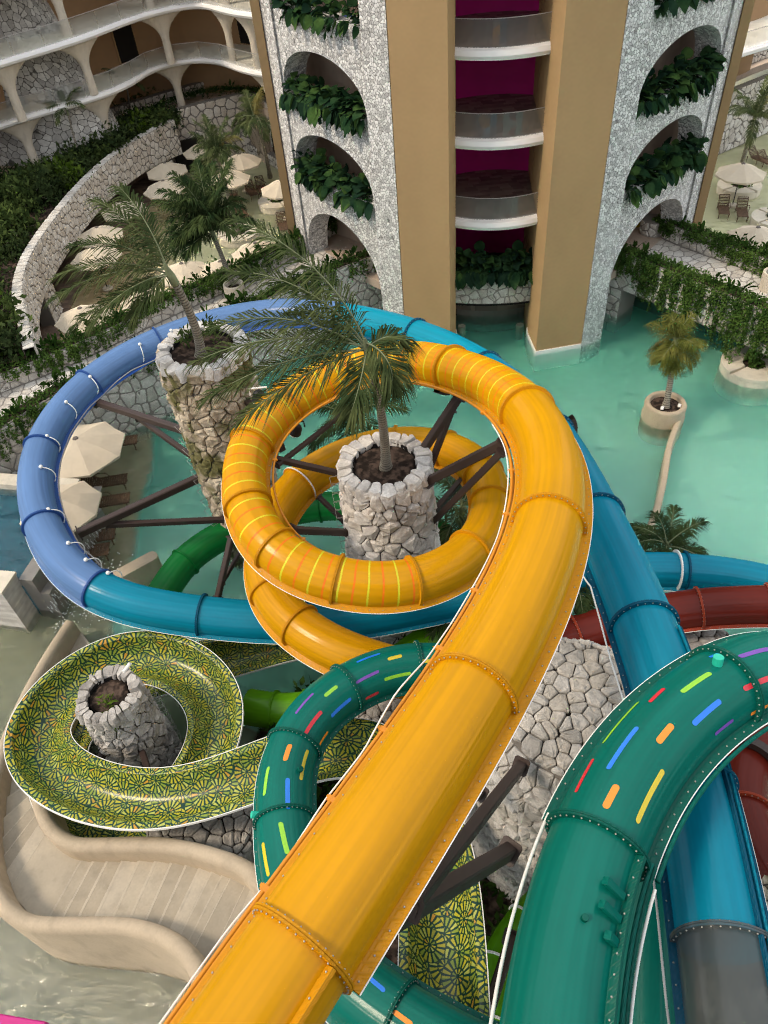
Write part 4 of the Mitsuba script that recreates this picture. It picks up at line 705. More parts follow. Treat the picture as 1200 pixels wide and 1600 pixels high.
p = np.array((14.09,35.52,0.00)); q = np.array(FRc(0.6)); 
pier = thing('bridge_pier', 'white flagstone pier carrying the right walkway beside the tower', 'pier'); o = np.array(FRc(0.35, -.6)); ax = nrm(np.array(FRc(2.0)) - np.array(FRc(0.0))); ay = np.array([-ax[1], ax[0]])
pc = [o - ay * .15, o + ax * 1.25 - ay * .15, o + ax * 1.25 + ay * 1.6, o + ay * 1.6]; part(pier, 'core', prism(pc, -1.1, 1.74), 'bsdf_mortar_light')
def fp1(u, v, h): return np.c_[o + ax * np.asarray(u)[:, None] - ay * (.15 + np.asarray(h))[:, None], -1.05 + v]
def fp2(u, v, h): return np.c_[o - ax * np.asarray(h)[:, None] - ay * .15 + ay * np.asarray(u)[:, None], -1.05 + v]
stones(pier, 1.25, 2.75, 0.5, fp1, FLAG, .04, .05, 61); stones(pier, 1.75, 2.75, 0.5, fp2, FLAG, .04, .05, 62)
qb = [np.array(FRc(s, .8 - 3.9)) for s in (0, 6, 14)]
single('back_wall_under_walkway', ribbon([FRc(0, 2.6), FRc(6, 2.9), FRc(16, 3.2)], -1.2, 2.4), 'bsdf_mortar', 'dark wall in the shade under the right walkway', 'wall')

# ================================================================ CURVED GARDEN WALL, terrace, gallery wall
gw = thing('garden_wall', 'long curved flagstone wall holding the planted slope above the umbrella terrace', 'wall')
GW = Curve2([(-13.63,65.51,4.60),(-16.54,60.68,4.60),(-18.48,53.74,4.60),(-19.23,47.70,4.60),(-19.38,42.88,4.60),(-18.74,38.92,4.60),(-17.69,35.97,4.60),(-16.42,32.67,4.60)], .2)
def lower(s): return np.interp(s / GW.L, [0, .12, .3, .5, .62, .8, .92, 1], [1.9, 2.1, 2.2, 2.2, 2.1, 2.1, 1.6, 0.6])
sN = np.linspace(0, GW.L, 90)
V = np.stack([np.c_[GW(sN, d * np.ones(90)), z] for d, z in ((0, lower(sN)), (0, np.full(90, 4.52)), (-.55, np.full(90, 4.52)), (-.55, lower(sN)), (0, lower(sN)))], 1).reshape(-1, 3)
part(gw, 'body', tri(V, grid_faces(90, 5)), 'bsdf_mortar', smooth=False)
def fgw(u, v, h): lo = lower(np.asarray(u)); return np.c_[GW(u, np.asarray(h)), lo + (4.52 - lo) * np.asarray(v) / 2.3]
g0, g1 = fgw(np.array([20.]), np.array([1.]), np.array([0.])), fgw(np.array([20.]), np.array([1.]), np.array([1.]))
SGW = 1.0 if (g1 - g0)[0] @ (np.array([-8, 50, 3]) - g0[0]) > 0 else -1.0
if SGW < 0:
    V = np.stack([np.c_[GW(sN, -d * np.ones(90)), z] for d, z in ((0, lower(sN)), (0, np.full(90, 4.52)), (-.55, np.full(90, 4.52)), (-.55, lower(sN)), (0, lower(sN)))], 1).reshape(-1, 3)
    scene[gw + '__body'] = mikit.ply(tri(V, grid_faces(90, 5)), 'bsdf_mortar')
def fgw2(u, v, h): lo = lower(np.asarray(u)); return np.c_[GW(u, SGW * np.asarray(h)), lo + (4.52 - lo) * np.asarray(v) / 2.3]
stones(gw, GW.L, 2.3, 0.47, fgw2, WALL, 0.05, 0.05, 71, name='stone')
def fcap(u, v, h): return np.c_[GW(u, SGW * (0.06 - np.asarray(v))), 4.53 + np.asarray(h)]
stones(gw, GW.L, 0.62, 0.60, fcap, FLAG, 0.03, 0.035, 72, name='cap_stone', back='cap_filler', most=130, aspect=.7, jit=.5)
for i, sP in enumerate((0.05, 0.665, 0.905)):
    wP = (1.2, 2.0, 1.3)[i]; s0 = sP * GW.L; c0 = lambda u, d: GW(np.clip(s0 - wP/2 + u, 0, GW.L), SGW * np.asarray(d))
    ss = np.linspace(0, wP, 6); part(gw, 'pier', slab_between(c0(ss, np.full(6, -.12)), c0(ss, np.full(6, -1.0)), -.2, 2.5), 'bsdf_mortar')
    def fpi(u, v, h, c0=c0): return np.c_[c0(np.asarray(u), -.12 + np.asarray(h)), v]
    stones(gw, wP, 2.3, 0.55, fpi, WALL, .05, .07, 73 + i, name='pier_stone')
sB = np.linspace(0, GW.L, 40); part(gw, 'room_back', ribbon(GW(sB, -SGW * 3.6 * np.ones(40)), -.2, 3.0), 'bsdf_brown_floor'); part(gw, 'room_floor', slab_between(GW(sB, -SGW * 3.7 * np.ones(40)), GW(sB, SGW * .3 * np.ones(40)), -.2, 0.06), 'bsdf_brown_floor'); part(gw, 'room_ceiling', slab_between(GW(sB, -SGW * 3.7 * np.ones(40)), GW(sB, -SGW * .5 * np.ones(40)), 2.9, 3.1), 'bsdf_mortar')
# planted slope behind the curved wall
sl = np.linspace(0, GW.L, 40); E0 = GW(sl, -SGW * .5 * np.ones(40)); 
E1 = line2([(-14.58,68.06,4.30),(-17.36,64.84,4.30),(-20.30,61.67,4.30),(-23.08,58.77,4.20),(-25.95,55.46,4.10),(-28.06,48.55,4.00),(-26.26,39.56,3.90),(-22.23,30.64,3.70)], .3); E1 = np.stack([np.interp(np.linspace(0, 1, 40), np.linspace(0, 1, len(E1)), E1[:, i]) for i in (0, 1)], 1)
V = []
for w_ in np.linspace(0, 1, 16):
    xy = E0 + (E1 - E0) * w_; V.append(np.c_[xy, 4.0 + .1 * w_ + 0.35 * (meshkit.fbm(np.c_[xy, xy[:, :1] * 0] * .5, 3) - .4) * min(1, 6 * w_)])
struct('planted_slope', tri(np.concatenate(V), grid_faces(16, 40)), 'bsdf_soil', 'planted slope between the curved wall and the hotel wing', smooth=True)
# straight retaining walls under the gallery, left side
def stonewall(key, pts, z0, z1, cell, mats, seed, side, most=150, name='stone', thick=.5, cap=True):
    Cv = Curve2(pts, .2); s = np.linspace(0, Cv.L, 30); part(key, 'body', slab_between(Cv(s), Cv(s, -side * thick * np.ones(30)), z0, z1), 'bsdf_mortar')
    stones(key, Cv.L, z1 - z0, cell, lambda u, v, h: np.c_[Cv(u, side * np.asarray(h)), z0 + v], mats, .05, .07, seed, name=name, most=most, back=name + '_filler'); return Cv
rw = thing('retaining_wall', 'flagstone retaining wall under the gallery at the back of the terrace', 'wall')
cA, cB, cC = np.array([-14.9, 66.6]), np.array([-7.95, 70.1]), np.array([-3.2, 60.5])
stonewall(rw, [cA, (cA + cB) / 2 + [0, .2], cB], 0.0, 4.75, .7, WALL, 81, -1); stonewall(rw, [cB, (cB + cC) / 2 + [.2, 0], cC], 2.2, 4.75, .7, WALL, 82, -1, name='side_stone')
part(rw, 'corner_pier', prism([cB + [-.4, -.6], cB + [.5, -.8], cB + [1.6, -3.0], cB + [.9, -3.4]], 0, 4.7), 'bsdf_far_flagstone')
part(rw, 'underpass', ribbon([cB + [1.5, -1], cC + [1.5, 2]], -.2, 2.4), 'bsdf_brown_floor'); part(rw, 'underpass_floor', prism([cB, cB + [6, 2], cC + [6, 2], cC], -.2, .05), 'bsdf_brown_floor')
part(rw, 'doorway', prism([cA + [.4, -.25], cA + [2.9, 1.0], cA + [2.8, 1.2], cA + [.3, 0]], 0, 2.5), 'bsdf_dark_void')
lw2 = thing('low_wall', 'low white rubble wall curving along the back of the umbrella terrace', 'wall'); stonewall(lw2, [(-9.23,70.31,0.80),(-7.27,67.57,0.80),(-5.52,64.28,0.80),(-3.88,60.18,0.80)], -.1, .85, .4, FLAG, 83, -1)
# gallery floor and parapets (left)
gl_ = thing('hotel_wing', 'cream hotel wing with wavy white floor edges, flared columns and glass railings', 'hotel')
GF = 4.3
gal_front = np.array([(-29.33,47.91,4.30),(-26.68,55.14,4.30),(-23.13,59.15,4.30),(-18.34,64.53,4.30),(-14.63,68.40,4.30),(-11.17,70.70,4.30)]); gal_front = np.vstack([gal_front, [[-7.9, 69.8, 4.3], [-3.2, 60.4, 4.3], [2.0, 50.5, 4.3]]])
gal_back = np.array([(-48, 64), (-38, 72), (-30, 78), (-22, 84), (-12, 88), (-2, 84), (6, 72), (8, 60), (8, 52)], float)
part(gl_, 'gallery_floor', prism(sg.Polygon(np.vstack([gal_front[:, :2], gal_back[::-1]])).buffer(0), GF - .5, GF), 'bsdf_pink_floor')
pw = stonewall(gl_, [(-29.88,55.15,5.20),(-26.22,61.13,5.20),(-24.23,63.65,5.20),(-19.08,67.61,5.20),(-15.28,70.27,5.20),(-11.23,73.10,5.20)], GF, 5.25, .6, WALL, 84, -1, name='parapet_stone', most=200)
lo_edge = np.array([(-28.23,50.24,8.00),(-25.43,54.00,8.00),(-23.55,56.33,8.00),(-19.81,59.27,8.00),(-15.91,63.31,8.00),(-14.04,67.26,8.00),(-11.60,68.19,8.00),(-9.43,67.02,8.00),(-7.21,63.92,8.00),(-4.21,61.19,8.00),(-0.50,58.34,8.00)])
up_edge = np.array([(-25.29,48.04,11.80),(-23.25,52.96,11.80),(-21.61,55.49,11.80),(-19.16,58.12,11.80),(-16.60,61.35,11.80),(-12.81,66.31,11.80),(-10.50,67.18,11.80),(-7.84,64.30,11.80),(-4.44,60.83,11.80),(-0.07,56.60,11.80)])
def wing_floor(edge, z, backs):
    C = Curve2(edge, .2); s = np.linspace(0, C.L, 110); q = C(s); P3 = np.c_[q, np.full(110, z)]; t = nrm(np.gradient(q, axis=0)); n = np.stack([t[:, 1], -t[:, 0]], 1)
    V = np.stack([np.c_[q + n * d, np.full(110, z + h_)] for d, h_ in ((-.6, -.42), (0, -.42), (.16, -.34), (.24, -.19), (.16, -.04), (0, .02), (-.5, .02))], 1).reshape(-1, 3)
    part(gl_, 'floor_edge', tri(V, grid_faces(110, 7)), 'bsdf_white_paint', smooth=35)
    inn = C(s, -5.2 * np.ones(110)); sgn2 = 1 if (n[50] @ (C(s[50:51], np.array([1.0]))[0] - q[50])) > 0 else -1
    bk = C(s, -sgn2 * 4.6 * np.ones(110)); pg = sg.Polygon(np.vstack([C(s, -sgn2 * .05 * np.ones(110)), bk[::-1]])).buffer(0)
    for gg in (pg.geoms if hasattr(pg, 'geoms') else [pg]): part(gl_, 'floor_slab', prism(gg, z - .40, z), 'bsdf_grey_floor')
    part(gl_, 'back_wall', ribbon(bk[::3], z - 3.9, z - .4), 'bsdf_gold_dark')
    for sd in np.arange(3.0, C.L - 3, 4.6) if z > 10 else ():
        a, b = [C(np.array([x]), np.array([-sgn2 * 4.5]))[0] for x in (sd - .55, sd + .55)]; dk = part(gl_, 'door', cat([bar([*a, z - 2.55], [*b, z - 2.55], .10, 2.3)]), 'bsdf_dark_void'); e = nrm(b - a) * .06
        scene[dk + '__frame'] = mikit.ply(cat([bar([*(a - e), z - 3.8], [*(a - e), z - 1.3], .1, .16), bar([*(b + e), z - 3.8], [*(b + e), z - 1.3], .1, .16), bar([*(a - e), z - 1.3], [*(b + e), z - 1.3], .16, .1)]), 'bsdf_gold')
    gq = C(np.linspace(0.2, C.L - .2, int(C.L / 2.2)), -sgn2 * .02 * np.ones(int(C.L / 2.2)))
    for a, b in zip(gq[:-1], gq[1:]):
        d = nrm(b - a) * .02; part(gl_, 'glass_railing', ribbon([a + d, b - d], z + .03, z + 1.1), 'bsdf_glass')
    part(gl_, 'railing_cap', tube(np.c_[gq, np.full(len(gq), z + 1.11)], .022, 6), 'bsdf_grey_cable')
    return C, sgn2
CL, s1_ = wing_floor(lo_edge, 8.1, 0); CU, s2_ = wing_floor(up_edge, 11.9, 0)
def column(C, sg2, s, z0, z1, back=.8):
    c = C(np.array([s]), np.array([-sg2 * back]))[0]; t = nrm(C(np.array([s + .3]))[0] - C(np.array([s - .3]))[0]); n = np.array([-t[1], t[0]])
    h = z1 - z0; V = []
    for k in np.linspace(0, 1, 14):
        fl_ = 0.30 + 0.10 * (1 - k) ** 3 * .5 + 1.75 * max(0, (k - .42) / .58) ** 2.6; dp = 0.26 + 0.42 * max(0, (k - .5) / .5) ** 2
        a = np.linspace(0, 2 * np.pi, 14, endpoint=False); V.append(np.c_[c + np.cos(a)[:, None] * t * fl_ + np.sin(a)[:, None] * n * dp, np.full(14, z0 + h * k)])
    part(gl_, 'column', tri(np.concatenate(V), grid_faces(14, 14, True)[:, ::-1]), 'bsdf_cream', smooth=50)
def near_s(C, x, y):
    q = C(np.linspace(0, C.L, 400)); return np.linspace(0, C.L, 400)[np.argmin(np.hypot(q[:, 0] - x, q[:, 1] - y))]
for px in [(-25.43,54.00,8.00),(-22.26,57.26,8.00),(-17.52,61.18,8.00),(-13.04,67.80,8.00),(-5.97,62.64,8.00)]: column(CL, s1_, near_s(CL, px[0], px[1]), GF, 7.68)
for px in [(-23.79,52.21,11.80),(-21.20,55.78,11.80),(-17.15,60.34,11.80),(-12.53,66.40,11.80),(-8.90,65.60,11.80),(-6.49,62.89,11.80)]: column(CU, s2_, near_s(CU, px[0], px[1]), 8.1, 11.48)
for q in ((-10.44,73.91,4.30), (-12.36,78.31,4.30)): part(gl_, 'round_column', lathe([(.34, GF), (.30, GF + .5), (.28, 7.2), (.5, 7.69)], 16, (q[0], q[1], 0)), 'bsdf_cream', smooth=50)
C3 = Curve2(up_edge, .2)
for px in [(-21.97,55.33,11.80),(-17.51,59.80,11.80),(-12.98,66.18,11.80),(-8.38,65.16,11.80)]: column(C3, s2_, near_s(C3, px[0], px[1]), 11.9, 15.3)
s = np.linspace(0, C3.L, 60); part(gl_, 'upper_soffit', slab_between(C3(s, s2_ * .1 * np.ones(60)), C3(s, -s2_ * 4.6 * np.ones(60)), 15.3, 15.7), 'bsdf_cream'); part(gl_, 'upper_back_wall', ribbon(C3(s, -s2_ * 4.55 * np.ones(60)), 11.9, 15.3), 'bsdf_gold_dark')
# boulder clad stair drum beside the wing
bd = thing('boulder_tower', 'leaning tower of dark boulders behind the balconies at upper left', 'tower'); bc = CL(np.array([near_s(CL, *lo_edge[3][:2])]), np.array([-s1_ * 4.2]))[0]
V, UV = [], []
for i, z in enumerate(np.linspace(GF, 17, 18)):
    r = 5.6 - 0.2 * (z - GF); a = np.linspace(0, 2 * np.pi, 41); c = bc + np.array([-.5, 0.2]) + np.array([-.10, .05]) * (z - GF); V.append(np.c_[c + r * np.c_[np.cos(a), np.sin(a) * .7], np.full(41, z)]); UV.append(np.c_[a * 4.2, np.full(41, z)])
part(bd, 'body', tri(np.concatenate(V), grid_faces(18, 41)[:, ::-1]), 'bsdf_far_boulder', smooth=True, uv=np.concatenate(UV))
# right wing, a sliver beyond the tower
rwg = thing('hotel_wing', 'sliver of the right hotel wing with a glass railed floor at the upper right border', 'hotel')
rf = np.array([(31.09,63.06,4.30),(33.27,64.59,4.30),(39.11,68.16,4.30),(48.71,71.83,4.30)]); part(rwg, 'gallery_floor', prism(np.vstack([rf[:, :2], rf[::-1, :2] + [6, 14]]), GF - .5, GF), 'bsdf_pink_floor')
Rw = thing('retaining_wall', 'white flagstone retaining wall at the right border behind the palm', 'wall'); wl = [(26.16,56.93,4.60),(29.31,58.92,4.60),(34.02,61.90,4.60),(42.01,66.73,4.60)]; stonewall(Rw, wl, 0, 4.6, .6, FLAG, 85, -1)
Rp = stonewall(rwg, [(29.87,63.11,5.20),(33.40,65.49,5.20),(39.32,69.24,5.20)], GF, 5.2, .5, WALL, 86, -1, name='parapet_stone', most=60)
ed = np.array([(25.03,53.85,8.00),(27.41,55.47,8.00),(29.66,56.59,8.00),(35.98,60.34,8.00)]); Cr = Curve2(ed, .2); s = np.linspace(0, Cr.L, 20); q = Cr(s); t = nrm(np.gradient(q, axis=0)); n = np.stack([t[:, 1], -t[:, 0]], 1)
part(rwg, 'floor_edge', tri(np.stack([np.c_[q + n * d, np.full(20, 8.1 + h_)] for d, h_ in ((-.6, -.42), (0, -.42), (.2, -.3), (.2, -.1), (0, .02), (-.5, .02))], 1).reshape(-1, 3), grid_faces(20, 6)), 'bsdf_white_paint', smooth=35)
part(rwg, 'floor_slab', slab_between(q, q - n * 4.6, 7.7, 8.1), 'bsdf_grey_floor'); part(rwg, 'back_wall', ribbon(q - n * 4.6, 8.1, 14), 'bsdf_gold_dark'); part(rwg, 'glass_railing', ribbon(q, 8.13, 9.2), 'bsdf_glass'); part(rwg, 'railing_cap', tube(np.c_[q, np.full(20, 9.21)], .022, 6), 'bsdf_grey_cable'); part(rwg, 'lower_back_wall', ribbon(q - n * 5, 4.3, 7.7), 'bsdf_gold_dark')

# ================================================================ PLANTS
def rot_to(v, ax, ang):
    ax = nrm(np.asarray(ax, float)); return v * np.cos(ang) + np.cross(ax, v) * np.sin(ang) + ax * (ax @ v) * (1 - np.cos(ang))
def frond(base, az, el, L, droop, r, wind=(0, 0, 0), nl=40, ll=0.75, hang=0.35, lw_=0.045, fan=False):
    """one palm frond: curved rib with tapered leaflets on both sides"""
    n = 16; d = np.array([np.cos(az) * np.cos(el), np.sin(az) * np.cos(el), np.sin(el)]); p = [np.asarray(base, float)]; dirs = [d]
    for i in range(n):
        t = (i + 1) / n; e = el - droop * t ** 1.25; dd = nrm(np.array([np.cos(az) * np.cos(e), np.sin(az) * np.cos(e), np.sin(e)]) + np.asarray(wind) * t); dirs.append(dd); p.append(p[-1] + dd * L / n)
    p, dirs = np.array(p), np.array(dirs); rib = tube(p, np.linspace(0.030, 0.006, n + 1), 5, False); nl = int(nl * 1.1); lw_ = lw_ * 1.0; hang = hang * 1.5
    V, F = [], []; t0 = 0.10 if not fan else 0.45
    for i in range(nl):
        t = t0 + (0.995 - t0) * (i + .5) / nl; x = t * n; k = min(int(x), n - 1); b = p[k] + (p[k + 1] - p[k]) * (x - k); tg = nrm(dirs[k] + (dirs[k + 1] - dirs[k]) * (x - k))
        sd = nrm(np.cross(tg, [0, 0, 1.0])) if abs(tg[2]) < .99 else np.array([1.0, 0, 0]); up = np.cross(sd, tg)
        l = 1.2 * ll * (np.sin(np.pi * min(1, .12 + .80 * t)) ** .6) * (.8 + .4 * r.random())
        for s in (-1, 1):
            sw = 0.55 + 0.55 * t + .12 * r.standard_normal(); q = nrm(sd * s * np.cos(sw) + tg * np.sin(sw) + up * (.25 + .15 * r.standard_normal())); 
            m = b + q * l * .5 + np.array([0, 0, -hang * .22]) * l; e_ = m + nrm(q * .85 + np.array([0, 0, -hang * 1.6]) + np.asarray(wind) * .5) * l * .52
            w = nrm(np.cross(q, up + .3 * r.standard_normal(3))) * lw_ * .5; o = len(V)
            V += [b - w * .5, b + w * .5, m - w, m + w, e_]; F += [[o, o + 1, o + 3], [o, o + 3, o + 2], [o + 2, o + 3, o + 4]]
    lv = tri(np.array(V), np.array(F)); return rib, lv
def palm(label, base, top, fronds, leaf='bsdf_palm', rb=0.17, rt=0.11, seed=0, bend=(0, 0, 0), ll=.75, nl=40, lw_=.045, trunk='bsdf_trunk', cat_='palm tree', wind=(0, 0, 0), dry=0, name='palm_tree', group=None):
    key = thing(name, label, cat_, group); r = np.random.default_rng(seed); b, t = np.asarray(base, float), np.asarray(top, float); k = np.linspace(0, 1, 22)[:, None]
    q = b + (t - b) * k + np.asarray(bend) * (4 * k * (1 - k)); rad = rb + (rt - rb) * k[:, 0] ** .6 + .06 * np.maximum(0, 1 - k[:, 0] * 9); rad = rad * (1 + .05 * (np.arange(22) % 2))
    a = np.linspace(0, 2 * np.pi, 13); d = np.r_[0, np.cumsum(np.linalg.norm(np.diff(q, axis=0), axis=1))]; tg = nrm(np.gradient(q, axis=0)); s = nrm(np.cross(tg, [0, 1.0, 0])); u = np.cross(s, tg)
    V = (q[:, None] + rad[:, None, None] * (np.cos(a)[None, :, None] * s[:, None] + np.sin(a)[None, :, None] * u[:, None])).reshape(-1, 3); uv = np.stack(np.meshgrid(d, a * .15, indexing='ij')[::-1], -1).reshape(-1, 2)
    part(key, 'trunk', tri(V, grid_faces(22, 13)), trunk, smooth=True, uv=uv)
    cs = t + (t - b) / np.linalg.norm(t - b) * np.array([0, 0, 0.0]); part(key, 'crownshaft', tube([t - tg[-1] * .1, t + tg[-1] * .25, t + tg[-1] * .7], [rt * 1.15, rt * 1.1, rt * .35], 10), 'bsdf_trunk_green', smooth=True)
    for i, (az, el, L, dr_) in enumerate(fronds):
        rib, lv = frond(t + tg[-1] * (.15 + .4 * r.random()), az, el, L, dr_, r, wind, nl, ll, lw_=lw_)
        fk_ = part(key, 'frond', lv, 'bsdf_palm_dry' if i < dry else leaf); scene[fk_ + '__rib'] = mikit.ply(rib, 'bsdf_trunk_green', smooth=True)
    return key
def ring(n, el0, el1, L, dr_, seed, az0=0.0, span=2 * np.pi):
    r = np.random.default_rng(seed); return [(az0 + span * (i + .5 * r.random()) / n, el0 + (el1 - el0) * r.random(), L * (.85 + .3 * r.random()), dr_ * (.8 + .4 * r.random())) for i in range(n)]
PI = np.pi
palm('palm tree with wind blown fronds on the tall pale pillar inside the yellow spiral', (0.2, 17.3, 7.9), (0.03,15.99,12.95), [(PI * .98, .42, 4.6, 1.0), (PI * 1.03, .18, 4.5, .9), (PI * .92, .75, 4.3, 1.25), (PI * .85, 1.1, 4.2, 1.2), (PI * .80, 1.28, 4.4, .9), (PI * 1.10, -.05, 3.9, .8), (PI * .72, .75, 2.8, 1.3), (PI * 1.45, -.2, 1.9, 1.2), (PI * 1.75, .1, 1.5, 1.3), (PI * .1, .5, 1.2, 1.4)], 'bsdf_palm', .17, .10, 1, (.1, 0, 0), .85, 80, .04, wind=(-.45, 0, 0))
palm('palm tree leaning out of the mossy brown pillar with fronds swept to the left', (-5.8, 22.4, 9.45), (-5.76,21.62,12.70), [(PI * .95, .5, 3.8, 1.05), (PI * 1.0, .2, 4.0, .9), (PI * 1.06, -.05, 3.7, .8), (PI * .9, .85, 3.3, 1.2), (PI * .75, 1.2, 3.2, .8), (PI * .6, 1.25, 2.8, .7), (PI * 1.15, .1, 3.0, 1.1), (PI * 1.25, -.2, 1.9, .9)], 'bsdf_palm', .19, .12, 2, (.15, 0, -.1), .8, 74, .04, wind=(-.45, 0, 0))
b = (-7.07,38.77,3.30); palm('dark dense palm in the white pot on the left walkway', b, (-7.39,37.98,6.70), ring(12, .8, 1.4, 2.6, 1.7, 3) + [(PI * .95, .6, 2.8, 1.6), (PI * 1.05, .3, 2.4, 1.5)] + ring(14, 1.1, 1.5, 3.2, .9, 4) + ring(5, .2, .6, 2.2, 1.6, 44, PI * .7, PI * .7), 'bsdf_palm_dark', .16, .11, 3, (0, 0, 0), .85, 56, .075, wind=(-.25, 0, 0))
b = (-8.44,52.45,0.50); palm('slim palm growing out of a round white seat on the umbrella terrace', b, (-8.22,49.74,6.60), ring(14, .2, 1.2, 1.9, 1.6, 5) + ring(5, 1.1, 1.45, 2.3, .5, 6), 'bsdf_palm', .16, .11, 4, (0, 0, 0), .6, 36, .07, wind=(-.1, 0, 0), dry=2)
b = (-6.56,63.25,0.20); palm('palm beside the tan tower fin with one long frond hanging down', b, (-6.49,59.18,5.70), ring(6, .8, 1.4, 1.9, .7, 7, .5, 2.0) + [(PI * 1.6, .7, 3.0, 2.3), (PI * 1.7, .5, 3.2, 2.1)] + ring(6, .0, .7, 1.8, 1.1, 8, 2.5, 2.0), 'bsdf_palm', .17, .12, 5, (.1, 0, 0), .65, 36, .07, wind=(.1, 0, 0), dry=3)
b = (29.44,55.51,0.20); palm('palm behind the right terrace umbrella beside the right tower fin', b, (27.80,52.26,4.60), ring(11, .0, 1.0, 2.4, 1.2, 9) + ring(3, 1.0, 1.4, 2.4, .5, 10), 'bsdf_palm', .17, .12, 6, (0, 0, 0), .6, 36, .07, dry=2)
# stiff fan palm in the pool planter
PB = np.array((14.06,27.61,0.75)); palm('ragged fan palm standing in the round cream planter in the lagoon', PB, (14.14,28.28,3.60), ring(13, -.9, .1, 1.15, .9, 11) + ring(9, .3, 1.35, 1.35, .5, 12), 'bsdf_fan_palm', .15, .12, 7, (.04, 0, 0), .75, 44, .032, wind=(-.12, 0, 0), dry=5)
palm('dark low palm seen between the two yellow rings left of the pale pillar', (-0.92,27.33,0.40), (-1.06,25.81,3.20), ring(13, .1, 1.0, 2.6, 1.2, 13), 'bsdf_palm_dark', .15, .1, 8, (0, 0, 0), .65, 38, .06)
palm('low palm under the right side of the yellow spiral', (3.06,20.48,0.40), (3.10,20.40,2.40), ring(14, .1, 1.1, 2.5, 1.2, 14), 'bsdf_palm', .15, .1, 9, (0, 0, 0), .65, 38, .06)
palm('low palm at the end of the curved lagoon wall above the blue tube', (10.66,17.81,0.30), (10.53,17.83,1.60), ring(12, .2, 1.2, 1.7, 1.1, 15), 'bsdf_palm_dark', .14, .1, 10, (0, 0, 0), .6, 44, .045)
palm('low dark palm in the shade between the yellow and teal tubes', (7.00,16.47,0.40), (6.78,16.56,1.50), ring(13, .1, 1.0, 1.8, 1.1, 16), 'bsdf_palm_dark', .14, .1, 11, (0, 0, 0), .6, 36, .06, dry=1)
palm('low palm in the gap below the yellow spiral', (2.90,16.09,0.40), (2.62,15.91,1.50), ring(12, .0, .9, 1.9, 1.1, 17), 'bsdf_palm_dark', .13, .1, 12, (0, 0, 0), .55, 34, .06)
palm('young slim palm on the slope below the lower balcony', (-17.98,69.45,4.00), (-16.88,66.52,7.00), ring(7, .2, 1.2, 1.7, 1.2, 18), 'bsdf_palm', .09, .06, 13, (0, 0, 0), .5, 26, .07)
palm('young pale palm on the slope left of the slim one', (-19.91,58.73,3.90), (-19.80,59.43,7.40), ring(7, .2, 1.2, 1.9, 1.2, 19), 'bsdf_palm', .09, .06, 14, (0, 0, 0), .5, 26, .07)
# broad leaves
def broad_leaf(base, d, size, r, droop=.5, wk=1.0):
    d = nrm(np.asarray(d, float)); s = nrm(np.cross(d, [0, 0, 1.0]) + 1e-6); tip = nrm(d + np.array([0, 0, -droop])); st = base + d * size * .55; ts = np.array([0, .12, .35, .62, .85, 1.0]); ws = np.array([.16, .36, .42, .34, .18, .0]) * wk; up = np.cross(s, tip); tw_ = .5 * r.standard_normal(); s = nrm(s * np.cos(tw_) + up * np.sin(tw_)); up = np.cross(s, tip)
    V, F = [], []
    for t, w in zip(ts, ws):
        c = st + tip * t * size + np.array([0, 0, -.28 * t * t * size]); wv = .06 * size * r.standard_normal()
        V += [c - s * w * size + up * (.16 * w * size + wv), c, c + s * w * size + up * (.16 * w * size - wv)]
    for i in range(5):
        for j in (0, 1): a = i * 3 + j; F += [[a, a + 1, a + 4], [a, a + 4, a + 3]]
    stem = tube([base, base + d * size * .3, st + tip * .06 * size], .012, 4, False)
    n = len(V); return tri(np.vstack([V, stem.vertices]), np.vstack([np.array(F), stem.faces + n]))
def planter_plant(label, line, n, out, size, seed, hang=.3, group=None, z=0.0, up=(.5, 1.0)):
    key = thing('planter_plant', label, 'plant', group); r = np.random.default_rng(seed); line = np.asarray(line, float); mats = ['bsdf_broad_a', 'bsdf_broad_b', 'bsdf_broad_c', 'bsdf_broad_a']
    k = np.r_[0, np.cumsum(np.linalg.norm(np.diff(line, axis=0), axis=1))]
    for i in range(n):
        t = r.random() * k[-1]; b = np.array([np.interp(t, k, line[:, j]) for j in range(3)]); dn = r.standard_normal(3) * .5; h = r.random() < hang
        d = np.asarray(out) * ((.8 if h else .35) + .4 * r.random()) + np.array([dn[0], dn[1], (.05 if h else up[0] + (up[1] - up[0]) * r.random())]); b = b - np.asarray(out) * (.45 * r.random() - (.30 if h else 0)) + [0, 0, (.08 + .12 * r.random() if h else .02 + .55 * r.random() ** 1.3)]
        part(key, 'leaf', broad_leaf(b, d, size * (.65 + .6 * r.random()), r, 1.1 if h else .4), mats[int(r.integers(4))], smooth=True)
    return key
for sx, sd_ in ((-1, 'left'), (1, 'right')):
    C2 = Curve2(tl([(sx * a, b) for a, b in arch_curve]), 0.1); lu = [abs((C2(s) - TO) @ TU) for s in np.linspace(0, C2.L, 200)]; sa = np.interp(6.3, lu, np.linspace(0, C2.L, 200)); sb = np.interp(10.7, lu, np.linspace(0, C2.L, 200))
    for rim, lvl in zip(RIMS, ('lowest', 'middle', 'top')):
        s = np.linspace(sa if rim < 15 else .1, sb, 20); q = C2(s, .35 * (1 if sx > 0 else -1) * np.ones(20)); out = nrm(C2(np.array([(sa + sb) / 2]))[0] - C2(np.array([(sa + sb) / 2]), np.array([1.0 if sx > 0 else -1.0]))[0])
        planter_plant(f'large glossy leaves filling the {lvl} planted arch on the {sd_} side of the tower' if rim < 15 else f'large glossy leaves along the top rim planter on the {sd_} side of the tower', np.c_[q, np.full(20, rim - .08)], 280 if rim < 15 else 170, [*out, 0], .60 if rim < 15 else .5, int(rim * 10) + sx, .30 if sx > 0 else .26)
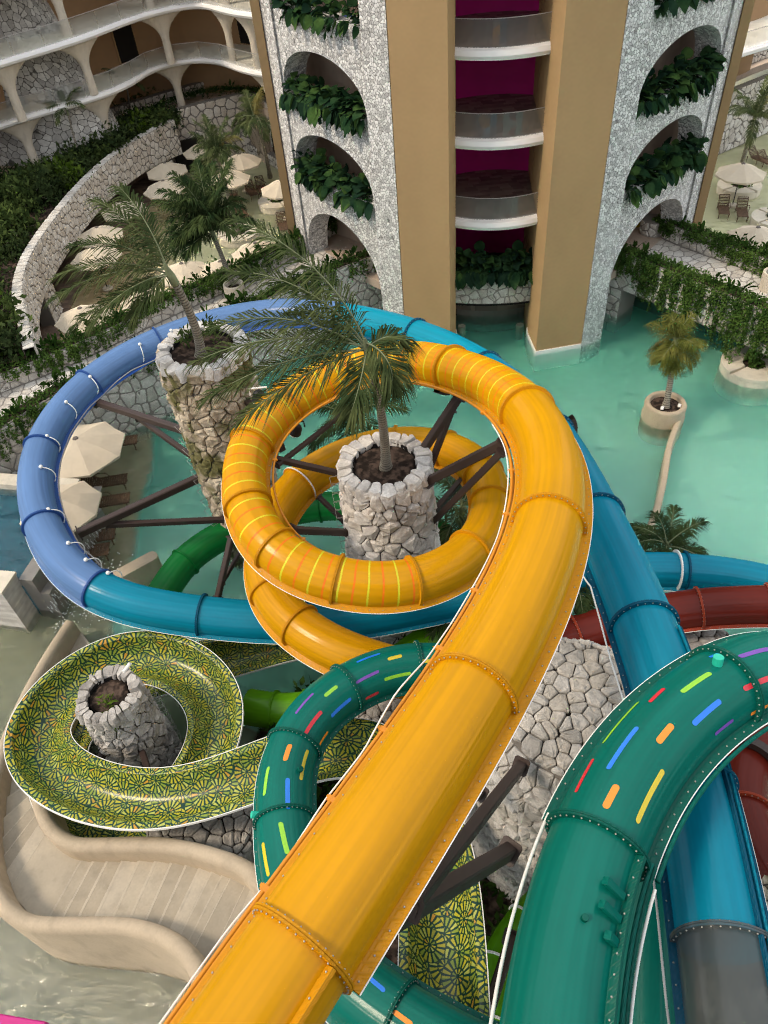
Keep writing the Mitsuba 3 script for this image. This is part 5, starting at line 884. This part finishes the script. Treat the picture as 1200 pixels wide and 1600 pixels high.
planter_plant('dense dark green broad leaves in the stone planter in the centre bay of the tower', np.c_[tl(arc(-2.0, 2.0, .25, .2)), np.full(14, 3.8)], 280, [*(-TW), 0], .62, 77, .24)
# leaf clouds
def leaves(c, n, r, spread, size, flat=.0, elong=1.8, nrmup=.3):
    """n small folded leaves round the points c (m,3)"""
    c = np.asarray(c, float); p = c[r.integers(len(c), size=n)] + r.standard_normal((n, 3)) * spread; d = nrm(r.standard_normal((n, 3)) + [0, 0, nrmup]); s = nrm(np.cross(d, r.standard_normal((n, 3)))); L = size * (.6 + .8 * r.random((n, 1)))
    V = np.stack([p, p + d * L * .5 + s * L * .5 / elong, p + d * L, p + d * L * .5 - s * L * .5 / elong], 1).reshape(-1, 3); return tri(V, np.arange(n * 4).reshape(-1, 4))
def vine(label, Cv, s1, wd, z, seed, face, dens, drop, mat_='bsdf_vine', strands=1.0, upright=40, hangside=1):
    """cushion of leaves on a parapet with strands hanging over one face"""
    r = np.random.default_rng(seed); L = Cv.L; n = int(dens * L * 160); s = r.random(n) * L; d = s1 * wd * r.random(n); P = np.c_[Cv(s, d), z + .96 + .12 * r.random(n)]; ms = [leaves(P, int(n * 1.3), r, .05, .16)]
    H = []
    for i in range(int(L * 7 * strands)):
        s0 = r.random() * L; l = drop * (.25 + .75 * r.random()) * (.4 + 1.2 * meshkit.noise(np.array([[s0 * .55, seed, 0]]))[0]); k = max(int(l / .05), 3); t = np.arange(k) * .05
        off = s1 * (wd + .10 + .07 * np.sin(t * 3 + i)) if face > 0 else -s1 * (.10 + .07 * np.sin(t * 3 + i)); H.append(np.c_[Cv(np.clip(s0 + .05 * np.sin(t * 2 + i * 1.7), 0, L), off * np.ones(k)), z + .98 - t])
    H = np.vstack(H); ms.append(leaves(H, int(len(H) * 2.2 * min(1, dens + .3)), r, .045, .14, nrmup=-.3))
    key = single('hanging_vine', cat(ms), mat_, label, 'vine', kind='stuff')
    ups = []
    for i in range(upright):
        s0 = r.random() * L; b = np.array([*Cv(np.array([s0]), np.array([s1 * wd * r.random()]))[0], z + .97])
        for j in range(6): ups.append(broad_leaf(b, [*(r.standard_normal(2) * .5), 1.1], .36 + .25 * r.random(), r, .2, .38))
    if ups: single('spiky_plants', cat(ups), 'bsdf_vine_dark', 'row of small upright leafy plants growing along ' + label.split(' along ')[-1], 'plants', kind='stuff', smooth=True)
vine('vine hanging in separate strands along the front parapet of the left walkway', FLc, -1, .8, 2.9, 91, 1, 1.1, 1.3, strands=1.3, upright=34)
vine('vine hanging in dark strands along the back parapet of the left walkway', BLc, 1, .75, 2.9, 92, -1, 1.1, .95, strands=2.2, upright=40)
vine('thick curtain of vine hanging to the water along the front parapet of the right walkway', FRc, -1, .8, 2.9, 93, 1, 1.3, 2.3, strands=2.8, upright=12)
vine('thick vine covering the deck side along the back parapet of the right walkway', BRc, 1, .75, 2.9, 94, -1, 1.3, .95, strands=3.5, upright=24)
GP = Curve2(gal_front[3:8, :2], .2); vine('low dark creeper along the gallery edge above the terrace', GP, -1 if False else 1, .5, 4.0, 95, -1, .9, .5, 'bsdf_vine_dark', .5, 24)
r = np.random.default_rng(17)
# shrubs on the slope: a few leaf-cloud shapes reused
SH = []
for v in range(5):
    rr_ = np.random.default_rng(100 + v); cl = rr_.standard_normal((14, 3)) * [.42, .42, .30] + [0, 0, .55]; 
    for m_ in ('a', 'b', 'c'): SH.append((m_, mikit.ply(leaves(cl, 420, rr_, .20, .30, elong=2.0), 'bsdf_shrub_' + m_), mikit.ply(cat([tube([[0, 0, -.2], [.05 * k, .04, .5], list(c)], [.03, .025, .01], 5, False) for k, c in enumerate(cl[:6])]), 'bsdf_trunk')))
SLB = {'a': ('mid green bushy shrub on the planted slope left of the curved wall', 'mid green shrubs on the slope'), 'b': ('dark green low shrub on the planted slope left of the curved wall', 'dark green shrubs on the slope'), 'c': ('bright yellow green shrub on the planted slope left of the curved wall', 'bright green shrubs on the slope')}
for i in range(210):
    w_ = r.random() ** .8; t_ = r.random() * .999; j = t_ * 39; a = int(j); e0 = E0[a] + (E0[min(a + 1, 39)] - E0[a]) * (j - a); e1 = E1[a] + (E1[min(a + 1, 39)] - E1[a]) * (j - a); w_ = .13 + .82 * w_; xy = e0 + (e1 - e0) * w_
    if np.linalg.norm(e1 - e0) * w_ > 13: xy = e0 + nrm(e1 - e0) * 13 * r.random()
    mm = 'c' if r.random() < .10 else ('a' if r.random() < .5 else 'b'); var = [x for x in SH if x[0] == mm][int(r.integers(5))]; sc = (.8 + .8 * r.random()) * (1.0 - .45 * min(1, w_ * 1.1))
    key = thing('shrub', SLB[mm][0], 'shrub', SLB[mm][1]); tw_ = T().translate([*xy, 3.95]).rotate([0, 0, 1], float(r.random() * 360)).scale([sc, sc, sc * (.8 + .5 * r.random())])
    scene[key + '__foliage'] = {**var[1], 'to_world': tw_}; scene[key + '__stem'] = {**var[2], 'to_world': tw_}
gc = []
for i in range(2600):
    a = int(r.integers(40)); w_ = r.random(); xy = E0[a] + nrm(E1[a] - E0[a]) * (.9 + min(np.linalg.norm(E1[a] - E0[a]) - 1, 13) * w_) + .6 * r.standard_normal(2); gc.append([*xy, 4.12 + .2 * r.random()])
single('ground_cover', leaves(np.array(gc), 9000, r, .12, .28), 'bsdf_shrub_b', 'dark leafy ground cover over the planted slope', 'ground cover', kind='stuff')
def strip_green(name, label, pts, zz, width, n, seed, m_='bsdf_shrub_a', size=.25):
    rr_ = np.random.default_rng(seed); C = Curve2(np.asarray(pts)[:, :2], .2); s = rr_.random(n) * C.L; P = np.c_[C(s, width * (rr_.random(n) - .5)), zz + .5 * rr_.random(n)]; single(name, leaves(P, n * 2, rr_, .12, size), m_, label, 'plants', kind='stuff')
strip_green('gallery_planting', 'green plants growing in the gallery planter under the lower balcony', [(-28.59,54.22,5.30),(-26.12,60.95,5.30),(-22.18,64.94,5.30),(-17.85,69.55,5.30),(-13.82,74.19,5.30),(-10.64,77.06,5.30)], 4.95, .9, 420, 21)
strip_green('gallery_planting', 'dark plants at the foot of the gallery along the edge of the slope', [(-28.99,51.76,4.50),(-25.69,58.28,4.50),(-22.64,63.44,4.50),(-18.84,67.59,4.50),(-14.78,69.96,4.50)], 4.0, 1.2, 800, 22, 'bsdf_shrub_b')
ic = []
for i in range(900):
    a = r.random() * 2 * PI; k = r.random() ** .5; q = np.array([2.2, 10.8]) + np.array([7.2 * np.cos(a), 5.2 * np.sin(a)]) * k; ic.append([*q, .5 + .5 * r.random()])
single('island_planting', leaves(np.array(ic), 9000, r, .15, .34), 'bsdf_vine_dark', 'dark leafy ground cover on the island under the slides', 'ground cover', kind='stuff')
def weeds(label, pts, n, size, m_='bsdf_shrub_c', spread=.12, seed=0):
    single('weed', leaves(np.array(pts), n, np.random.default_rng(seed), spread, size, elong=3), m_, label, 'weed', kind='stuff')
weeds('small bright weed sprouting on the rim of the short grey pillar', [(-8.58,11.79,4.75), (-8.49,11.61,4.60), (-8.66,11.90,4.80)], 70, .2, seed=1); weeds('pale weed trailing down the face of the short grey pillar', [(-8.82,11.54,4.30), (-8.57,11.36,4.20)], 50, .16, seed=2)
weeds('grassy weeds round the palm foot on the mossy pillar', [(-6.27,22.80,9.95), (-5.28,23.03,9.95), (-5.45,23.32,10.00), (-6.08,23.18,9.95)], 160, .28, 'bsdf_shrub_a', .15, 3); weeds('thin leafy sapling beside the palm trunk on the pale pillar', [(0.60,18.05,10.30), (0.87,18.12,10.50), (0.50,18.08,10.80), (0.36,18.24,10.00)], 110, .2, 'bsdf_shrub_a', .2, 4)

# ================================================================ TERRACE AND BEACH FURNITURE
def umbrella(c, label, R=1.68, group=None, ground=0.0):
    key = thing('parasol', label, 'umbrella', group); c = np.asarray(c, float); a = np.linspace(0, 2 * PI, 16, endpoint=False) + c[0]; zt = .28; V = [c + [0, 0, zt]]
    for rr_, zz, ins in ((.12, zt - .01, 0), (R * .55, -.02, .05), (R, -.38, .09)):
        V += [c + [rr_ * (1 - ins * (i % 2)) * np.cos(x), rr_ * (1 - ins * (i % 2)) * np.sin(x), zz - .5 * ins * (i % 2)] for i, x in enumerate(a)]
    V += [c + [R * (.99 - .09 * (i % 2)) * np.cos(x), R * (.99 - .09 * (i % 2)) * np.sin(x), -.52] for i, x in enumerate(a)]; F = [[0, 1 + i, 1 + (i + 1) % 16] for i in range(16)]
    for k in range(3):
        for i in range(16): p, q = 1 + k * 16 + i, 1 + k * 16 + (i + 1) % 16; F += [[p, p + 16, q + 16], [p, q + 16, q]]
    part(key, 'canopy', tri(np.array(V), np.array(F)), 'bsdf_canvas'); part(key, 'vent_cap', lathe([(.0, zt + .035), (.11, zt + .03), (.15, zt - .03)], 16, c), 'bsdf_canvas_cap', smooth=30); part(key, 'pole', tube([[c[0], c[1], ground], [c[0], c[1], c[2] + .2]], .035, 8), 'bsdf_black', smooth=30)
    part(key, 'base', lathe([(0, .12), (.3, .12), (.34, .04), (.34, -.1)], 16, (c[0], c[1], ground)), 'bsdf_pale_stone', smooth=30)
    part(key, 'ribs', cat([tube([c + [.05 * np.cos(x), .05 * np.sin(x), .1], c + [R * .97 * np.cos(x), R * .97 * np.sin(x), -.41]], .012, 4, False) for x in a[::2]]), 'bsdf_black')
gname = 'cream parasols on the left terrace'
TERR = [((315,229,2.6), 'parasol by the dark doorway at the far end of the left terrace'), ((259,260,2.6), 'cream parasol second from the dark doorway along the curved wall'), ((256,288,2.6), 'cream parasol third from the dark doorway along the curved wall'), ((191,321,2.6), 'cream parasol half way along the curved wall, fully visible left of the dark palm'), ((153,361,2.6), 'cream parasol just above the left sweeping palm fronds, right of the stone pier'), ((147,394,2.6), 'cream parasol half hidden behind the left sweeping palm fronds'), ((127,488,2.6), 'large cream parasol nearest the end of the curved wall, beside the left vine'),
 ((375,246,2.6), 'cream parasol in front of the low white rubble wall'), ((356,273,2.6), 'cream parasol right of the slim palm crown'), ((440,287,2.6), 'cream parasol beside the left tan tower fin'), ((400,386,2.6), 'cream parasol just behind the left back parapet, right of the dark palm'), ((285,418,2.6), 'cream parasol behind the trunk of the mossy pillar palm'), ((228,462,2.6), 'cream parasol partly behind the vine, right of the nearest large one'), ((345,415,2.6), 'cream parasol hidden behind the trunk of the potted dark palm')]
UC = [(-11.81,64.66,2.60),(-14.27,61.02,2.60),(-13.91,57.37,2.60),(-16.48,54.18,2.60),(-17.44,50.22,2.60),(-17.04,47.00,2.60),(-16.20,39.26,2.60),(-8.43,61.31,2.60),(-9.13,57.97,2.60),(-4.98,55.17,2.60),(-6.37,45.33,2.60),(-10.85,43.55,2.60),(-12.63,40.45,2.60),(-8.44,43.29,2.60)]
for c, (_, lb) in zip(UC, TERR): umbrella(c, lb, group=gname)
umbrella((26.52,49.76,2.60), 'cream parasol over two loungers on the right terrace', group='cream parasols on the right terrace'); umbrella((23.57,40.60,2.60), 'cream parasol behind the vine at the right border', group='cream parasols on the right terrace')
umbrella((-13.73,27.13,2.60), R=2.1, label='larger cream parasol on the sand inside the blue loop', group='cream parasols on the sand'); umbrella((-13.72,23.24,2.60), R=1.75, label='cream parasol half hidden under the left arm of the blue loop', group='cream parasols on the sand')
def lounger(p, az, label, group, z=0.0):
    key = thing('lounger', label, 'sun lounger', group); p = np.asarray(p, float)[:2]; d = np.array([np.cos(az), np.sin(az)]); s = np.array([-d[1], d[0]])
    P = lambda u, v, h: np.array([*(p + d * u + s * v), z + h]); seat = [bar(P(u, -.34, .34), P(u, .34, .34), .085, .03) for u in np.arange(-.15, 1.15, .105)]; back = [bar(P(-.2 - k * np.cos(.75), -.34, .34 + k * np.sin(.75)), P(-.2 - k * np.cos(.75), .34, .34 + k * np.sin(.75)), .085, .03) for k in np.arange(.05, .8, .105)]
    part(key, 'seat', cat(seat), 'bsdf_lounger_wood'); part(key, 'backrest', cat(back), 'bsdf_lounger_wood')
    for v in (-.33, .33): part(key, 'side_rail', cat([bar(P(-.2, v, .30), P(1.15, v, .30), .05, .06), bar(P(-.2, v, .30), P(-.78, v, .86), .05, .05)]), 'bsdf_lounger_wood'); part(key, 'armrest', tube([P(-.45, v * 1.15, .45), P(-.2, v * 1.3, .55), P(.15, v * 1.25, .5), P(.3, v * 1.1, .32)], .022, 5), 'bsdf_lounger_wood')
    for u in (-.6, 1.0):
        for v in (-.31, .31): part(key, 'leg', bar(P(u, v, -.12), P(u, v, .31), .05, .05), 'bsdf_lounger_wood')
LT = [(-7.96,60.45,0.40),(-7.17,61.02,0.40),(-9.42,59.93,0.40),(-8.54,56.68,0.40),(-9.44,54.96,0.40),(-5.27,53.64,0.40),(-4.14,54.03,0.40),(-12.13,45.76,0.40),(-16.45,56.63,0.40)]
LTL = ('behind the parasol that stands right of the slim palm', 'at the foot of the low rubble wall', 'left of the slim palm trunk, upper one', 'right of the slim palm trunk, feet towards the camera', 'just above the round seat with the slim palm', 'in front of the parasol by the left tower fin', 'cut by the left tower fin', 'behind the trunk of the mossy pillar palm', 'under the parasols half way along the curved wall')
for i, p in enumerate(LT): lounger(p, -1.25 - .1 * (i % 3), 'brown wooden lounger ' + LTL[i], 'loungers on the left terrace')
for p, a, lb in zip([(25.53,49.02,0.40),(26.54,48.35,0.40),(31.21,56.82,0.40),(31.56,55.93,0.40)], (-1.9, -1.9, -1.2, -1.2), ('left of the pair under the right terrace parasol', 'right of the pair under the right terrace parasol', 'beside the palm on the right terrace', 'at the right border above the parasol')): lounger(p, a, 'brown wooden lounger, ' + lb, 'loungers on the right terrace')
for p, lb in zip([(-14.02,31.62,0.50),(-13.22,29.65,0.50),(-13.22,26.70,0.50),(-12.86,25.33,0.50),(-13.13,23.09,0.50),(-13.94,32.43,0.50),(-13.22,22.19,0.50)], ('between the two nearest the stone wall', 'right of the larger parasol', 'just under the lower edge of the larger parasol', 'right of the half hidden parasol', 'near the lower end of the blue loop', 'closest to the flagstone wall', 'at the foot of the brown beam')): lounger(p, .1, 'dark wooden lounger inside the blue loop ' + lb, 'loungers on the sand', .12)
tk = thing('side_table', 'small white side table between the two loungers on the sand', 'table'); c = np.array((-13.40,26.06,0.50)); part(tk, 'top', box([c[0], c[1], .55], [.5, .5, .04]), 'bsdf_white_paint'); part(tk, 'stand', box([c[0], c[1], .1], [.1, .1, .86]), 'bsdf_white_paint')
def round_seat(c, label, R=1.5, z=.5, plant=True, seed=0):
    key = thing('round_seat', label, 'seat'); c = np.asarray(c, float); 
    for i in range(4):
        a0 = i * PI / 2 + .09 + .4; a = np.linspace(a0, a0 + PI / 2 - .14, 14); q = sg.Polygon([(R * np.cos(x), R * np.sin(x)) for x in a] + [(.55 * np.cos(x), .55 * np.sin(x)) for x in a[::-1]]).buffer(-.04).buffer(.04)
        m = prism(q, z - .16, z); m.apply_translation([c[0], c[1], 0]); part(key, 'seat_segment', m, 'bsdf_pale_stone')
    part(key, 'drum', lathe([(.5, z - .17), (R - .06, z - .17), (R - .04, z - .24), (R + .03, -1.1)], 40, (c[0], c[1], 0)), 'bsdf_pale_stone', smooth=40); part(key, 'soil', lathe([(0, z - .06), (.52, z - .06), (.52, z - .2)], 20, (c[0], c[1], 0)), 'bsdf_soil')
    if plant: single('seat_plant', leaves([[c[0], c[1], z + .05]] , 160, np.random.default_rng(seed), .26, .3), 'bsdf_vine', 'green plants in the middle of the ' + label, 'plants', kind='stuff')
round_seat((-8.45,52.66,0.50), 'round white seat with a slim palm in its middle', seed=1); round_seat((-5.75,57.65,0.50), 'round white seat under the parasol beside the left tower fin', seed=2); round_seat((27.84,51.97,0.50), 'round white seat behind the loungers of the right terrace', seed=3); round_seat((27.99,46.53,0.50), 'round white seat cut by the right border above the vine', seed=4); round_seat((19.79,30.75,0.45), 'round cream seat in the lagoon below the right vine curtain', 1.6, seed=5); round_seat((-9.65,46.81,0.50), 'round white seat behind the dark palm trunk', seed=6)
# lagoon planter with its curved wall
lp = thing('lagoon_planter', 'round cream planter in the lagoon with a long curved wall running from it', 'planter'); c = np.array((14.13,27.81,0.75))
part(lp, 'bowl', lathe([(.70, .60), (.72, .84), (.80, .92), (.92, .90), (.99, .78), (.97, .45), (1.02, .2), (1.0, -1.1)], 44, (c[0], c[1], 0)), 'bsdf_beige', smooth=True); part(lp, 'soil', lathe([(0, .74), (.4, .72), (.73, .68)], 24, (c[0], c[1], 0)), 'bsdf_soil', smooth=True)
tq = np.array([(14.96,27.78,0.35),(14.55,26.98,0.32),(13.72,25.62,0.28),(12.84,23.77,0.25),(12.08,22.21,0.25),(11.41,21.02,0.24),(10.66,20.03,0.22)]); Ct = Path(tq, .15); m, _ = Ct.sweep(Ct.s, [(-.15, -1.3), (-.145, -.05), (-.09, .04), (0, .06), (.09, .04), (.145, -.05), (.15, -1.3)]); part(lp, 'curved_wall', m, 'bsdf_beige', smooth=40)
for x in ((-.35, -.45), (.5, -.4)): k_ = thing('spotlight', 'small white spotlight in the lagoon planter, ' + ('left' if x[0] < 0 else 'right') + ' of the trunk', 'spotlight', 'spotlights in the planter'); part(k_, 'head', tube([[c[0] + x[0], c[1] + x[1], .82], [c[0] + x[0] + .05, c[1] + x[1] + .1, .94]], .075, 10), 'bsdf_white_paint'); part(k_, 'stake', tube([[c[0] + x[0], c[1] + x[1], .65], [c[0] + x[0], c[1] + x[1], .84]], .02, 6), 'bsdf_black')
pt = thing('plant_pot', 'round white pot on the left walkway holding the dark palm', 'pot'); c = np.array((-7.05,38.33,2.90)); part(pt, 'bowl', lathe([(.42, .5), (.44, .95), (.50, 1.0), (.57, .97), (.58, .7), (.52, 0), (.0, 0)], 32, (c[0], c[1], 2.9)), 'bsdf_cream', smooth=40); part(pt, 'soil', lathe([(0, .75), (.44, .72)], 20, (c[0], c[1], 2.9)), 'bsdf_soil')
pt = thing('plant_pot', 'round white pot on the right walkway cut by the right border', 'pot'); c = np.array((21.17,33.68,2.90)); part(pt, 'bowl', lathe([(.42, .5), (.44, .95), (.50, 1.0), (.57, .97), (.58, .7), (.52, 0), (.0, 0)], 32, (c[0], c[1], 2.9)), 'bsdf_cream', smooth=40); part(pt, 'soil', lathe([(0, .75), (.44, .72)], 20, (c[0], c[1], 2.9)), 'bsdf_soil')
for px, lb in (((-3.63,19.74,9.40), 'white capped black floodlight beside the mossy pillar above the yellow tube'), ((-2.70,20.10,7.60), 'black floodlight hanging inside the upper yellow ring')):
    k_ = thing('floodlight', lb, 'floodlight'); c = np.array(px); part(k_, 'housing', tube([c + [-.1, 0, -.15], c + [0, 0, .1], c + [.05, 0, .2]], [.2, .2, .12], 14), 'bsdf_black', smooth=35); part(k_, 'bracket', tube([c + [-.28, 0, .1], c + [-.28, 0, .35], c + [.28, 0, .35], c + [.28, 0, .1]], .03, 6), 'bsdf_white_paint' if 'white' in lb else 'bsdf_black'); part(k_, 'lens', tube([c + [-.1, 0, -.19], c + [-.1, 0, -.15]], .17, 14), 'bsdf_white_paint')
wl_ = thing('wall_lamp', 'small white lamp on the curved garden wall above the stone pier', 'lamp'); c = np.array((-19.29,48.16,2.90)); part(wl_, 'head', box(c, [.35, .3, .25]), 'bsdf_white_paint')
ws = thing('warning_sign', 'yellow folding floor sign inside the right tower arch', 'sign'); c = np.array((16.89,42.22,3.20)); part(ws, 'front_panel', bar(c + [0, -.12, -.3], c + [0, 0, .3], .3, .02), 'bsdf_dash_yellow'); part(ws, 'back_panel', bar(c + [0, .14, -.3], c + [0, .02, .3], .3, .02), 'bsdf_dash_yellow')
for side, C_, sl_ in (('left', BLc, 1), ('right', BRc, 0)):
    k_ = thing('planter_end', f'white flagstone planter end inside the {side} tower arch', 'planter'); e = C_.q[-1] if side == 'left' else C_.q[0]; dr_ = nrm(C_.q[-1] - C_.q[-8]) if side == 'left' else nrm(C_.q[0] - C_.q[8]); nr_ = np.array([-dr_[1], dr_[0]]); q = sg.LineString([e, e + dr_ * .2]).buffer(.62); part(k_, 'core', prism(q, 2.88, 3.72), 'bsdf_mortar_light'); cc = np.array(q.centroid.coords[0])
    stones(k_, 2 * PI * .66, .84, .42, lambda u, v, h: np.c_[cc[0] + (.68 + h) * np.cos(u / .66), cc[1] + (.68 + h) * np.sin(u / .66), 2.89 + v], FLAG, .04, .05, 44, wrap=True, most=40)

# ================================================================ PEOPLE
import manifold3d as m3
def blob(chains, tgt=.03, it=6):
    parts_ = []
    for ch in chains:
        for (a, ra), (b, rb_) in zip(ch[:-1], ch[1:]):
            S = [m3.Manifold.sphere(rr_, 14).translate(list(map(float, p))) for p, rr_ in ((a, ra), (b, rb_))]; parts_.append(m3.Manifold.batch_hull(S))
    m = m3.Manifold.batch_boolean(parts_, m3.OpType.Add).refine_to_length(tgt); me = m.to_mesh(); t = trimesh.Trimesh(me.vert_properties[:, :3], me.tri_verts); trimesh.smoothing.filter_taubin(t, iterations=it); return t
def person(label, pos, rz, h, top, bottom, stride=.12, dress=False, bare=True):
    key = thing('person', label, 'person'); s = h / 1.72; A = np.array
    J = dict(head=A([0, .02, 1.60]), neck=A([0, 0, 1.45]), chest=A([0, 0, 1.27]), waist=A([0, 0, 1.05]), hip=A([0, 0, .92]))
    ch = [[(J['neck'], .055), (J['head'] + [0, 0, -.06], .06)], [(J['head'] + [0, .015, -.02], .085), (J['head'] + [0, -.005, .05], .098)], [(J['head'] + [0, .10, -.02], .018), (J['head'] + [0, .075, .02], .02)], [(J['neck'], .06), (J['chest'] + [0, 0, .05], .12), (J['waist'], .115), (J['hip'], .135)]]
    for x in (-1, 1):
        sh = A([x * .18, 0, 1.38]); el_ = A([x * .25, -.02, 1.11]); wr = A([x * .26, .09 * x * .5 + .06, .87]); ch += [[(J['chest'] + [x * .06, 0, .07], .09), (sh, .062), (el_, .043), (wr, .030)], [(wr, .028), (wr + [0, .02, -.07], .036)]]
        for f_ in range(4): ch.append([(wr + [(.5 - f_ / 3) * .03, .02 + (f_ - 1.5) * .016, -.08], .0105), (wr + [0, .03 + (f_ - 1.5) * .015, -.15 - .01 * (1.5 - abs(f_ - 1.5))], .009)])
        ch.append([(wr + [0, .03, -.04], .012), (wr + [-x * .02, .07, -.09], .010)])
        hp = A([x * .09, 0, .90]); kn = A([x * .10, .03 + x * stride * .6, .49]); an = A([x * .10, x * stride * 1.4 - .03, .09]); ch += [[(hp, .095), (kn, .058), (an, .040)], [(an + [0, -.02, -.04], .04), (an + [0, .14, -.055], .032)]]
    m = blob(ch, .035); R_ = trimesh.transformations.rotation_matrix(rz, [0, 0, 1]); R_[:3, :3] *= s; R_[:3, 3] = pos
    def put(n_, me, mt): me = me.copy(); me.apply_transform(R_); part(key, n_, me, mt, smooth=True)
    put('body', m, 'bsdf_skin'); put('hair', blob([[(J['head'] + [0, -.03, .05], .098), (J['head'] + [0, -.01, .07], .096)], [(J['head'] + [0, -.06, .03], .075), (J['head'] + [0, -.07, -.08 if not dress else -.25], .06)]], .04, 3), 'bsdf_hair')
    if dress: put('dress', blob([[(J['chest'] + [0, 0, .08], .14), (J['waist'], .135), (A([0, 0, .75]), .21), (A([0, 0, .45]), .27)]], .05), top)
    else:
        lg = []
        for x in (-1, 1): lg.append([(A([x * .09, 0, .92]), .118), (A([x * .10, .015 + x * stride * .45, .56]), .092)])
        put('shorts', blob([[(A([0, 0, 1.0]), .135), (J['hip'], .15)]] + lg, .05), bottom)
        if top: put('shirt', blob([[(J['neck'] + [0, 0, -.05], .075), (J['chest'] + [0, 0, .03], .135), (J['waist'], .132), (J['hip'], .145)], [(J['chest'] + [.06, 0, .07], .1), (A([.19, 0, 1.37]), .078), (A([.24, -.01, 1.17]), .06)], [(J['chest'] + [-.06, 0, .07], .1), (A([-.19, 0, 1.37]), .078), (A([-.24, -.01, 1.17]), .06)]], .05), top)
person('slim person with dark swimwear standing by the gallery edge planter', (-9.03,73.43,4.30), 2.9, 1.65, None, 'bsdf_cloth_dark', .05)
person('person in a long teal dress on the gallery, left of the cream column', (-8.25,73.73,4.30), 1.2, 1.65, 'bsdf_cloth_teal', None, .05, True)
person('bare backed person in pale green shorts walking on the gallery', (-5.68,68.57,4.30), .2, 1.75, None, 'bsdf_cloth_shorts', .14)
person('person in dark clothes just left of the tan tower fin', (-5.17,69.79,4.30), .4, 1.7, 'bsdf_cloth_dark', 'bsdf_cloth_dark', .08)
q = tl([(-6.9, 1.6)])[0]; person('person in blue clothes behind the leaves of the top left tower planter', (q[0], q[1], 14.3), 2.6, 1.7, 'bsdf_cloth_blue', 'bsdf_cloth_blue', .05)
